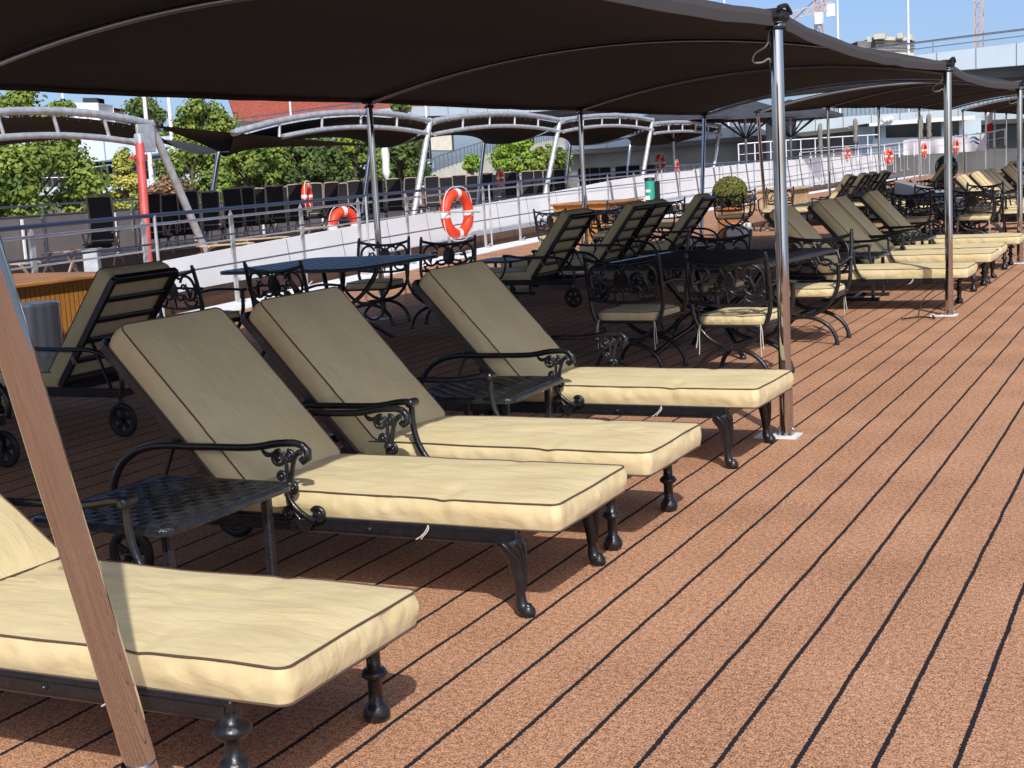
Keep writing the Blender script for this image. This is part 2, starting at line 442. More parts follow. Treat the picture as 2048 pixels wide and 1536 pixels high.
sheet('water', [(-1200, -600), (1200, -600), (1200, 2600), (-1200, 2600)], -4.5, 'water')

# ------------------------------------------------------------------ sun loungers
CUSH = []
def lounger(kind, ang, label, seed):
    """local frame: feet end at +x, width along y, origin on the deck between the front feet"""
    t = empty('sun_lounger', label, 'sun lounger')
    IR = 'iron'
    CW = .70; HW = .36
    seatM = Matrix.Translation((-.545, -.01, .335)) @ Matrix.Rotation(0, 4, 'Y')
    b, p = cushion(1.44, CW, .100, .034, seatM, seed, .016, 1.0)
    o = b.build('seat_cushion', 'cream', t); p.build('piping', 'piping', o)
    bm = Matrix.Translation((-1.255, -.01, .37)) @ Matrix.Rotation(ang, 4, 'Y') @ Matrix.Translation((-.45, 0, -.012))
    b, p = cushion(.90, CW - .01, .11, .038, bm, seed + 5, .014, .45)
    o = b.build('backrest_cushion', 'cream', t); p.build('piping', 'piping', o)
    # main frame
    f = MB()
    for sy in (-1, 1):
        f.box((-.925, sy * HW, .305), (1.87, .034, .062), None, .006)
        f.box((-.925, sy * (HW + .018), .305), (1.83, .006, .03))
        f.lathe([(0, .012), (.008, .010), (.009, 0)], (0, 0, 0), 8, Matrix.Translation((-.62, sy * (HW + .02), .305)) @ Matrix.Rotation(-sy * PI / 2, 4, 'X'))
    for x in (0, -1.25, -1.84): f.box((x, 0, .305), (.03, 2 * HW, .05), None, .005)
    for k in range(8): f.box((-.15 - k * .14, 0, .322), (.045, 2 * HW - .03, .012))
    f.build('frame', IR, t)
    # backrest frame
    f = MB(); BM = Matrix.Translation((-1.255, -.01, .37)) @ Matrix.Rotation(ang, 4, 'Y')
    for sy in (-1, 1): f.box((-.45, sy * .335, -.036), (.92, .032, .045), BM, .005)
    for k in range(6): f.box((-.03 - k * .175, 0, -.036), (.04 if k not in (0, 5) else .05, .66, .022 if k not in (0, 5) else .045), BM, .004)
    bf = f.build('backrest_frame', IR, t)
    f = MB()
    for sy in (-1, 1):
        q = BM @ Vector((-.42, sy * .30, -.05)); f.bar(q, (-1.72, sy * .32, .31), .02, .012)
    f.bar(BM @ Vector((-.42, -.30, -.055)), BM @ Vector((-.42, .30, -.055)), .014, .014)
    f.build('strut', IR, bf)
    # front legs
    for sy in (-1, 1):
        g = MB(); y = sy * (HW - .005)
        if kind == 'turned':
            g.lathe([(.0, .345), (.046, .34), (.060, .315), (.050, .292), (.026, .278), (.023, .26), (.027, .235), (.024, .225), (.022, .15), (.028, .14), (.034, .128), (.028, .112), (.022, .106), (.021, .052), (.026, .048), (.038, .034), (.041, .020), (.034, .004), (.028, 0)] if False else
                    [(.028, .30), (.028, .278), (.040, .270), (.054, .258), (.055, .246), (.044, .234), (.026, .228), (.0225, .22), (.0225, .172), (.034, .166), (.042, .154), (.040, .146), (.030, .138), (.0225, .132), (.0225, .066), (.030, .056), (.041, .038), (.042, .020), (.034, .004), (.026, 0)], (-.01, y, 0), 18)
        else:
            path = smooth_path([(-.030, y, .288), (-.020, y, .262), (-.006, y, .22), (.002, y, .15), (.002, y, .09), (.006, y, .045), (.022, y, .024)], 5)
            n_ = len(path); rr = []
            for i in range(n_):
                u = i / (n_ - 1)
                rr.append(.053 if u < .12 else (.053 - .034 * ((u - .12) / .56) ** .85 if u < .68 else .019 + .012 * (u - .68) / .32))
            g.tube(path, rr, 14)
            g.box((-.028, y, .285), (.105, .075, .014), None, .005)
            for k, ph in enumerate((-95, -62, -30, 0, 30, 62, 95)):     # acanthus ribs
                e_ = 20 - 3 * abs(k - 3)
                g.tube([(p_.x + rr[i] * 1.0 * math.cos(R(ph * (1 - i / 26))), p_.y + rr[i] * 1.0 * math.sin(R(ph * (1 - i / 26))), p_.z) for i, p_ in enumerate(path[:e_])], [.0075 * (1 - .6 * i / e_) for i in range(e_)], 5)
            g.lathe([(.014, .05), (.03, .03), (.031, .012), (.022, 0)], (.028, y, 0), 12)
        g.build('leg', IR, t)
    # wheels
    for sy in (-1, 1):
        W = Matrix.Translation((-1.83, sy * (HW + .01), .12)) @ Matrix.Rotation(PI / 2, 4, 'X')
        g = MB()
        g.tube([(.098 * math.cos(a), .098 * math.sin(a), 0) for a in [2 * PI * k / 28 for k in range(28)]], .0215, 8, True, sy=.75, M=W)
        wh = g.build('wheel', 'rubber', t)
        g = MB()
        g.tube([(.078 * math.cos(a), .078 * math.sin(a), 0) for a in [2 * PI * k / 28 for k in range(28)]], .007, 6, True, M=W)
        for k in range(5):
            a = 2 * PI * k / 5 + .3
            g.bar((0, 0, 0), (.078 * math.cos(a), .078 * math.sin(a), 0), .030, .010) if False else g.add([W @ Vector(q) for q in [
                (-.010 * math.sin(a) + .012 * math.cos(a), .010 * math.cos(a) + .012 * math.sin(a), .006), (.010 * math.sin(a) + .012 * math.cos(a), -.010 * math.cos(a) + .012 * math.sin(a), .006),
                (.022 * math.sin(a) + .078 * math.cos(a), -.022 * math.cos(a) + .078 * math.sin(a), .006), (-.022 * math.sin(a) + .078 * math.cos(a), .022 * math.cos(a) + .078 * math.sin(a), .006),
                (-.010 * math.sin(a) + .012 * math.cos(a), .010 * math.cos(a) + .012 * math.sin(a), -.006), (.010 * math.sin(a) + .012 * math.cos(a), -.010 * math.cos(a) + .012 * math.sin(a), -.006),
                (.022 * math.sin(a) + .078 * math.cos(a), -.022 * math.cos(a) + .078 * math.sin(a), -.006), (-.022 * math.sin(a) + .078 * math.cos(a), .022 * math.cos(a) + .078 * math.sin(a), -.006)]],
                [(0, 1, 2, 3), (7, 6, 5, 4), (0, 4, 5, 1), (2, 6, 7, 3), (1, 5, 6, 2), (3, 7, 4, 0)])
        g.lathe([(.018, -.03), (.02, 0), (.016, .03), (.0, .034)], (0, 0, 0), 10, W)
        g.build('hub', IR, wh)
        g = MB(); g.bar((-1.80, sy * (HW - .02), .30), (-1.83, sy * (HW - .02), .11), .03, .03, b=.005)
        g.tube([(-1.83, sy * (HW - .03), .12), (-1.83, sy * (HW + .01), .12)], .009, 8)
        g.build('wheel_bracket', IR, t)
    # arms
    for sy in (-1, 1):
        g = MB(); y = sy * (HW + .035)
        arc = smooth_path([(-1.86, y, .31), (-1.87, y, .42), (-1.79, y, .54), (-1.64, y, .60), (-1.40, y, .607), (-1.15, y, .612), (-1.02, y, .632), (-.93, y, .638)], 5)
        if kind == 'ornate':
            arc += [Vector(q) for q in [(-.895, y, .630), (-.872, y, .607), (-.872, y, .580), (-.892, y, .566), (-.908, y, .578)]]
        else: arc = arc[:-3] + [Vector((-.955, y, .634))]
        g.tube(arc, [.018] * (len(arc) - 5) + [.019, .021, .022, .020, .014] if kind == 'ornate' else .0175, 8, sy=.8)
        if kind == 'turned':
            g.lathe([(.0, .034), (.019, .033), (.021, .025), (.021, -.025), (.019, -.033), (0, -.034)], (0, 0, 0), 12, Matrix.Translation((-.952, y, .632)) @ Matrix.Rotation(PI / 2, 4, 'X'))
            ap = smooth_path([(-.955, y, .62), (-.955, y, .54), (-.935, y, .45), (-.885, y, .37), (-.83, y, .335)], 5)
            g.tube(ap, .0145, 8)
        else:
            T_ = .0095
            def S(c, r0, turns, a0, sg=1, rend=.25, r=T_): 
                sp = spiral(c, r0, turns, a0, sg, 20, y, rend); g.tube(sp, [r * (1 - .35 * i / 20) for i in range(21)], 7)
                g.lathe([(0, .006), (r0 * rend * 1.3, .004), (r0 * rend * 1.5, 0)], (0, 0, 0), 8, Matrix.Translation((c[0], y - .004, c[1])) @ Matrix.Rotation(PI / 2, 4, 'X'))
            S((-1.010, .572), .034, 1.5, R(80), 1); S((-.962, .583), .024, 1.4, R(100), -1)
            S((-1.005, .500), .020, 1.2, R(10), 1, .35); S((-.958, .452), .026, 1.4, R(120), -1)
            S((-.985, .352), .024, 1.4, R(60), 1); S((-.845, .352), .030, 1.2, R(150), -1, .45, .012)
            g.tube(bez((-.905, y, .602), (-.945, y, .60), (-.945, y, .53), (-.968, y, .47), 10), [.014, .013, .012, .011, .010, .010, .010, .011, .012, .012, .012], 7)
            g.tube(bez((-.992, y, .60), (-.965, y, .56), (-.985, y, .52), (-.972, y, .47), 10), .009, 7)
            g.tube(bez((-1.09, y, .604), (-1.06, y, .565), (-1.03, y, .60), (-1.01, y, .600), 8), [.006, .009, .011, .010, .009, .009, .008, .008, .008], 7)
            g.tube(bez((-.972, y, .475), (-1.0, y, .43), (-.97, y, .36), (-.86, y, .325), 14), [.013, .013, .012, .012, .012, .012, .012, .012, .013, .013, .013, .013, .012, .012, .012], 8)
            g.tube(bez((-.962, y, .42), (-.985, y, .40), (-.96, y, .345), (-.90, y, .30), 10), .008, 7)
            g.prism([(-.96, .335), (-.86, .325), (-.915, .262)], y - .007, y + .007)
            g.lathe([(0, .02), (.022, .012), (.026, 0), (.02, -.012), (0, -.02)], (-.972, y, .468), 10)
        g.build('armrest', IR, t)
    # ties
    for sy, x in ((-1, -.36), (1, -1.5)):
        g = MB(); q = Vector((x, sy * (HW + .022), .335)) if x > -1 else BM @ Vector((-.25, sy * .36, -.03))
        g.tube(bez(q, q + Vector((-.01, 0, -.03)), q + Vector((-.03, sy * .01, -.045)), q + Vector((-.05, sy * .01, -.055)), 8), .003, 5)
        g.tube(bez(q, q + Vector((.015, sy * .01, -.02)), q + Vector((-.01, sy * .02, -.03)), q + Vector((-.022, sy * .02, -.05)), 8), .0025, 5)
        g.build('tie', 'cord', t)
    return t

protos = {}
def put_lounger(kind, ang, x, y, rz, label, group):
    key = (kind, round(ang, 2))
    if key not in protos:
        protos[key] = lounger(kind, ang, label, 3 + 7 * len(protos)); o = place(protos[key], True, (x, y, 0), rz, label, group)
    else: o = place(protos[key], False, (x, y, 0), rz, label, group)
    return o
GA = 'sun loungers facing the open deck'; GB = 'sun loungers facing the ship rail'
A_, B_ = R(47.6), R(53)
put_lounger('turned', R(38), -2.235, 3.20, R(0), 'fully sunlit cream lounger nearest the camera, cut by the left edge behind the leaning pole', GA)
put_lounger('ornate', A_, -2.25, 4.97, R(0), 'cream lounger with claw front legs, between the near side table and the second plain lounger', GA)
put_lounger('turned', A_, -2.24, 5.93, R(-.8), 'cream lounger with plain ball feet, tight behind the nearest claw footed lounger', GA)
put_lounger('ornate', A_, -2.24, 7.61, R(-1.2), 'cream claw footed lounger whose foot end stands beside the first upright pole', GA)
put_lounger('turned', R(48.6), -2.22, 15.24, R(0), 'cream lounger just behind the second pole with a pole shadow across its seat', GA)
put_lounger('turned', A_, -2.23, 17.2, R(-1.5), 'cream lounger with ball feet, second beyond the second pole, beside the far side table', GA)
put_lounger('ornate', A_, -2.25, 18.2, R(1), 'cream claw footed lounger, third beyond the second pole', GA)
put_lounger('turned', A_, -2.24, 20.15, R(0), 'cream lounger beside the third pole, last of the row of four on the right', GA)
put_lounger('turned', B_, -8.38, 7.76, R(181), 'shaded lounger seen from behind, in front of the steel bin and the wooden cabinet', GB)
put_lounger('turned', B_, -8.45, 6.05, R(180), 'lounger mostly hidden at the left edge, one wheel showing behind the leaning pole', GB)
put_lounger('turned', B_, -8.46, 15.95, R(178), 'lounger seen from behind, nearest of the shaded group under the second awning bay', GB)
put_lounger('turned', B_, -8.46, 18.0, R(180), 'left one of two touching loungers seen from behind near the small wooden cabinet', GB)
put_lounger('turned', B_, -8.46, 18.78, R(180), 'right one of two touching loungers seen from behind near the small wooden cabinet', GB)
put_lounger('turned', B_, -8.46, 20.8, R(182.5), 'shaded lounger seen from behind just left of the far group of patio chairs', GB)

# ------------------------------------------------------------------ cast tables
def woven_top(w, d, z, cell, hx, hy, th=.012, edge=.03):
    g = MB(); nx = int((w - 2 * edge) / cell); ny = int((d - 2 * edge) / cell)
    sx = (w - 2 * edge) / nx; sy = (d - 2 * edge) / ny
    for i in range(nx):
        for j in range(ny):
            x = -w / 2 + edge + (i + .5) * sx; y = -d / 2 + edge + (j + .5) * sy
            ax, ay = (hx, hy) if (i + j) % 2 else (hy, hx)
            t_ = .0045 if (i + j) % 2 else 0
            o = [(x - sx / 2, y - sy / 2, z), (x + sx / 2, y - sy / 2, z), (x + sx / 2, y + sy / 2, z), (x - sx / 2, y + sy / 2, z)]
            q = [(x - ax, y - ay, z + t_ - .001), (x + ax, y - ay, z + t_ + .002), (x + ax, y + ay, z + t_ + .002), (x - ax, y + ay, z + t_ - .001)]
            ob = [(a, b_, z - th) for a, b_, c in o]; qb = [(a, b_, z - th) for a, b_, c in q]
            V = o + q + ob + qb; F = []
            for k in range(4):
                k2 = (k + 1) % 4
                F += [(k, k2, k2 + 4, k + 4), (k + 12, k2 + 12, k2 + 8, k + 8), (k + 4, k2 + 4, k2 + 12, k + 12)]
            g.add(V, F)
    return g
def rim(g, w, d, z, wd, h, r=.05):
    o = rrect(w, d, r, 6, 2); i_ = rrect(w - 2 * wd, d - 2 * wd, max(.01, r - wd), 6, 2)
    prof = [(0, -h), (0, -.012), (.008, -.002), (.016, 0)]
    rows = []
    for dx, dz in prof:
        q = rrect(w - 2 * dx, d - 2 * dx, max(.01, r - dx), 6, 2); rows.append([(x, y, z + dz) for x, y in q] + [(q[0][0], q[0][1], z + dz)])
    q = i_; rows.append([(x, y, z - .003) for x, y in q] + [(q[0][0], q[0][1], z - .003)])
    rows.append([(x, y, z - h) for x, y in q] + [(q[0][0], q[0][1], z - h)])
    rows.append(rows[0])
    g.grid(rows, False, flip=True)
def side_table(label):
    t = empty('side_table', label, 'side table'); w, d, z = .66, .76, .50
    g = woven_top(w, d, z, .047, .003, .010, edge=.035); rim(g, w, d, z + .004, .04, .030, .055)
    # raised medallion bands
    for rx in (.06, .105):
        g.tube([(rx * math.cos(a), rx * 1.1 * math.sin(a), z + .0015) for a in [2 * PI * k / 24 for k in range(24)]], .0035, 5, True)
    top = g.build('table_top', 'table', t)
    for sx in (-1, 1):
        for sy in (-1, 1):
            g = MB(); g.box((sx * .25, sy * .29, .245), (.036, .036, .47), None, .006); g.box((sx * .25, sy * .29, .235), (.012, .040, .44))
            g.build('leg', 'table', t)
    g = MB()
    for sy in (-1, 1): g.box((0, sy * .29, .022), (.60, .05, .035), None, .01); g.box((sy * -.29, sy * .29, .02), (.06, .07, .04), None, .01); g.box((sy * .29, sy * .29, .02), (.06, .07, .04), None, .01)
    g.box((0, 0, .03), (.03, .58, .02)); g.build('foot_rail', 'table', t)
    return t
st = side_table('black woven metal side table in the foreground beside the claw footed lounger')
place(st, True, (-3.47, 4.12, 0), R(-1), 'black woven metal side table in the foreground beside the claw footed lounger', 'black metal side tables')
place(st, False, (-3.46, 6.80, 0), R(2), 'black woven metal side table between the third and fourth cream loungers', 'black metal side tables')
place(st, False, (-3.45, 16.22, 0), R(0), 'black side table behind the upright pole, beyond the near dining set', 'black metal side tables')
place(st, False, (-3.40, 19.15, 0), R(0), 'small black side table next to the far pair of cream loungers on the right', 'black metal side tables')
place(st, False, (-8.25, 16.95, 0), R(0), 'black side table at the rail side, beside the nearest lounger of the shaded group', 'black metal side tables')

def dining_table(label, w=1.6, d=1.85, z=.82):
    t = empty('dining_table', label, 'table')
    g = woven_top(w, d, z, .056, .004, .013, edge=.05); rim(g, w, d, z + .004, .06, .035, .16)
    g.build('table_top', 'table', t)
    for sx in (-1, 1):
        for sy in (-1, 1):
            g = MB(); dx, dy = sx * .7071, sy * .7071
            P = smooth_path([(dx * .46, dy * .46, z - .03), (dx * .44, dy * .44, .66), (dx * .30, dy * .30, .48), (dx * .16, dy * .16, .36), (dx * .2, dy * .2, .25), (dx * .42, dy * .42, .12), (dx * .58, dy * .58, .015)], 5)
            g.tube(P, [.026] * 8 + [.022] * (len(P) - 8), 8)
            g.tube([Vector((dx * .40 + dx * .10 * math.cos(a), dy * .40 + dy * .10 * math.cos(a), .30 + .10 * math.sin(a))) for a in [R(200 + 280 * k / 14) for k in range(15)]], .013, 6)
            g.lathe([(.02, .03), (.03, .015), (.026, 0)], (dx * .58, dy * .58, 0), 10)
            g.build('leg', 'iron', t)
    g = MB(); g.lathe([(.03, .30), (.12, .32), (.14, .36), (.12, .39), (.03, .41)], (0, 0, 0), 16)
    g.tube([(.30 * math.cos(a), .30 * math.sin(a), z - .045) for a in [2 * PI * k / 24 for k in range(24)]], .014, 6, True)
    g.build('centre_boss', 'iron', t)
    return t
dt = dining_table('square black woven metal dining table near the ship rail, ringed by four patio chairs')
place(dt, True, (-7.95, 12.35, 0), R(0), 'square black woven metal dining table on the left, in front of the white bulwark', 'black dining tables')
place(dt, False, (-3.72, 11.80, 0), R(-6), 'square black woven metal dining table beside the first upright pole', 'black dining tables')
place(dt, False, (-9.8, 24.6, 0), R(0), 'black dining table below the round yellow green box ball', 'black dining tables')
place(dt, False, (-3.9, 26.4, 0), R(4), 'black dining table behind the second pole, among shaded patio chairs', 'black dining tables')

# ------------------------------------------------------------------ patio chairs (crossed hoop legs, scroll backs)
def patio_chair(label, seed=40):
    t = empty('patio_chair', label, 'patio chair'); IR = 'iron'
    def hoop(y, top, lean=0):
        pts = []
        pts.append((-.315, y + lean, top))
        if lean: pts.append((-.32, y + lean * .55, .80))
        for k in range(0, 25):
            a = R(180 + 180 * k / 24); pts.append((.315 * math.cos(a), y, .60 + .345 * math.sin(a)))
        if lean: pts.append((.32, y + lean * .55, .80))
        pts.append((.315, y + lean, top)); return pts
    # seat
    b, p = cushion(.53, .52, .070, .09, Matrix.Translation((0, .01, .425)), seed, .018, .8, .45)
    o = b.build('seat_cushion', 'cream', t); p.build('piping', 'piping', o)
    g = MB()
    q = rrect(.54, .52, .08, 5, 2); g.tube([(x, y, .415) for x, y in q], .012, 6, True)
    for k in range(-3, 4): g.box((k * .07, 0, .412), (.03, .5, .006))
    g.build('seat_frame', IR, t)
    for y, top, ln in ((-.235, .95, -.075), (.235, .70, 0)):
        g = MB(); g.tube(hoop(y, top, ln), .0185, 8, sy=1.0)
        g.tube([(.29 * math.cos(R(180 - 180 * k / 22)), y, .012 + .235 * math.sin(R(180 - 180 * k / 22))) for k in range(23)], .0185, 8)
        for s_ in (-1, 1): g.lathe([(.016, .05), (.024, .02), (.022, 0)], (s_ * .29, y, 0), 10)
        g.box((0, y, .252), (.16, .026, .03), None, .006); g.lathe([(0, .02), (.02, .012), (.022, 0), (.016, -.012), (0, -.02)], (0, y, .252), 10)
        g.build('hoop_legs', IR, t)
    for X_, z_ in ((0, .26), (-.285, .44), (.285, .44)): g = MB(); g.tube([(X_, -.235, z_), (X_, .235, z_)], .012, 6); g.build('stretcher', IR, t)
    for s_ in (-1, 1):
        g = MB(); g.tube(smooth_path([(s_ * .315, -.285, .715), (s_ * .33, -.12, .735), (s_ * .335, .05, .725), (s_ * .325, .20, .705), (s_ * .32, .262, .70)], 4), .0175, 8, sy=.7)
        g.lathe([(0, .016), (.02, .012), (.021, -.012), (0, -.016)], (s_ * .318, .262, .70), 10); g.build('armrest', IR, t)
    # back: rails, finials and scrollwork laid on a leaning plane
    BM = Matrix.Translation((0, -.235, .545)) @ Matrix.Rotation(R(11), 4, 'X')
    g = MB()
    def bowed(x): return -.035 * (1 - (x / .315) ** 2)
    def L(x, z): return (x, bowed(x), z)
    for s_ in (-1, 1): g.lathe([(.016, 0), (.019, .012), (.012, .022), (.016, .03), (.017, .036), (0, .044)], (0, 0, 0), 10, BM @ Matrix.Translation((s_ * .315, 0, .395)))
    g.tube([L(x, .385 - .040 * (1 - (x / .315) ** 2)) for x in [-.315 + .63 * k / 16 for k in range(17)]], .016, 8, M=BM)
    g.tube([L(x, .055 - .02 * (1 - (x / .315) ** 2)) for x in [-.315 + .63 * k / 16 for k in range(17)]], .014, 8, M=BM)
    g.build('back_rail', IR, t)
    g = MB()
    def arc(cx, cz, rx, rz_, a0, a1, r=.0135, n=20): g.tube([L(cx + rx * math.cos(R(a0 + (a1 - a0) * k / n)), cz + rz_ * math.sin(R(a0 + (a1 - a0) * k / n))) for k in range(n + 1)], r, 7, M=BM)
    # oval leaf medallion
    ov = [(.058 * math.cos(2 * PI * k / 24), .215 + .086 * math.sin(2 * PI * k / 24)) for k in range(24)]
    g.add([(x, -.043, z) for x, z in ov] + [(x, -.029, z) for x, z in ov] + [(0, -.047, .215), (0, -.025, .215)],
          [(i, (i + 1) % 24, 48) for i in range(24)] + [((i + 1) % 24 + 24, i + 24, 49) for i in range(24)] + [(i + 24, (i + 1) % 24 + 24, (i + 1) % 24, i) for i in range(24)], False, BM)
    arc(0, .215, .062, .091, 0, 360, .0085, 24)
    for k in range(6):
        for s_ in (-1, 1):
            z = .155 + k * .022; wl = .04 * math.sqrt(max(0, 1 - ((z + .012 - .215) / .08) ** 2))
            for yy_ in (-.047, -.026): g.tube([(0, yy_, z), (s_ * wl * .6, yy_, z + .012), (s_ * wl, yy_, z + .022)], .003, 4, M=BM)
    for s_ in (-1, 1):
        arc(s_ * .085, .225, .085, .105, 60 if s_ > 0 else 120, 300 if s_ > 0 else -120, .0135)
        arc(s_ * .205, .225, .085, .115, (-150 if s_ > 0 else -30), (150 if s_ > 0 else -330 + 0) if s_ > 0 else -330, .0135)
        arc(s_ * .155, .24, .02, .02, 0, 300 * s_, .010, 10)
        arc(s_ * .205, .11, .075, .055, 180 if s_ > 0 else 0, 360 if s_ > 0 else -180, .012)
        arc(s_ * .07, .12, .075, .05, 0 if s_ > 0 else 180, 180 if s_ > 0 else 0, .012)
        arc(s_ * .27, .12, .02, .02, 0, 300 * s_, .010, 10)
        g.tube([L(s_ * (.20 + .012 * math.sin(k)), .12 + k * .025) for k in range(7)], [.006, .014, .019, .015, .018, .011, .004], 6, M=BM)
        g.tube([L(s_ * .20, .15), L(s_ * .235, .17), L(s_ * .25, .20)], [.006, .009, .003], 6, M=BM)
    g.tube([L(0, .13), L(0, .05)], .009, 6, M=BM); g.tube([L(0, .30), L(0, .345)], .009, 6, M=BM)
    g.build('scroll_back', IR, t)
    for s_ in (-1, 1):
        g = MB(); g.tube(bez((s_ * .24, -.25, .43), (s_ * .25, -.28, .36), (s_ * .24, -.27, .3), (s_ * .25, -.27, .20), 8), .004, 5)
        g.tube(bez((s_ * .24, -.25, .43), (s_ * .265, -.27, .38), (s_ * .255, -.26, .33), (s_ * .27, -.28, .25), 8), .004, 5); g.build('tie', 'cord', t)
    return t
ch = patio_chair('x'); first = [True]
def put_chair(x, y, rz, label, group='black scroll back patio chairs'):
    o = place(ch, first[0], (x, y, 0), R(rz), label, group); first[0] = False; return o
put_chair(-4.03, 10.75, -4, 'fully shaded patio chair seen from behind, second left of the first pole')
put_chair(-3.08, 10.45, -6, 'patio chair seen from behind with a sunlit seat edge, just left of the first pole')
put_chair(-3.07, 12.50, 180, 'patio chair facing the camera, seat half in sun, right of the first pole')
put_chair(-4.16, 13.05, 178, 'patio chair on the far side of the dining table just left of the first pole')
put_chair(-8.30, 10.62, -14, 'patio chair seen from behind between the wooden cabinet and the left dining table')
put_chair(-7.37, 10.82, -4, 'patio chair seen from behind just above the middle cream lounger backrest')
put_chair(-8.42, 13.95, 186, 'patio chair on the far side of the left dining table, behind its table top')
put_chair(-7.45, 13.75, 190, 'patio chair in front of the orange lifebuoy, right end of the left dining table')
put_chair(-10.1, 23.1, -5, 'patio chair back rising behind the paired loungers, beside the wooden cabinet')
put_chair(-9.2, 23.3, 4, 'patio chair below the teal cylinder, near side of the dining table under the box ball')
put_chair(-10.1, 26.0, 183, 'patio chair in front of the orange pot of the box ball')
put_chair(-9.2, 26.1, 176, 'patio chair touching the left of the first pole, behind the box ball table')
put_chair(-4.25, 24.75, -3, 'shaded patio chair with a dark seat just left of the second pole')
put_chair(-3.30, 24.9, 3, 'patio chair with a sunlit striped seat just right of the second pole')
put_chair(-4.5, 27.8, 180, 'far patio chair seen through the group around the table behind the second pole')
put_chair(-3.5, 27.7, 184, 'patio chair on the far side of the table, between the second and third poles')
put_chair(-9.3, 31.5, 185, 'distant patio chair left of the orange planter with the clipped ball')
put_chair(-8.4, 31.3, 175, 'distant patio chair directly left of the second pole, near the clipped ball planter')
put_chair(-8.7, 29.0, 0, 'distant patio chair seen from behind, among the far loungers left of the second pole')
put_chair(-6.9, 33.0, -4, 'small distant patio chair left of the second pole, nearest of the dark cluster')
put_chair(-6.1, 33.3, 5, 'small distant patio chair immediately left of the second pole in the dark cluster')
put_chair(-6.9, 35.6, 182, 'small distant patio chair at the back of the dark cluster left of the second pole')
put_chair(-5.2, 30.2, 150, 'patio chair turned sideways behind the grey blanket, right of the second pole')
put_chair(-2.75, 26.3, 92, 'patio chair turned sideways at the right end of the table behind the second pole')
put_chair(-5.1, 26.4, -88, 'patio chair turned sideways at the left end of the table behind the second pole')
put_chair(-4.0, 40.5, 5, 'tiny patio chair in the distance left of the third pole, by the yellow cover')
put_chair(-3.0, 40.8, -5, 'tiny patio chair in the distance right next to the third pole')

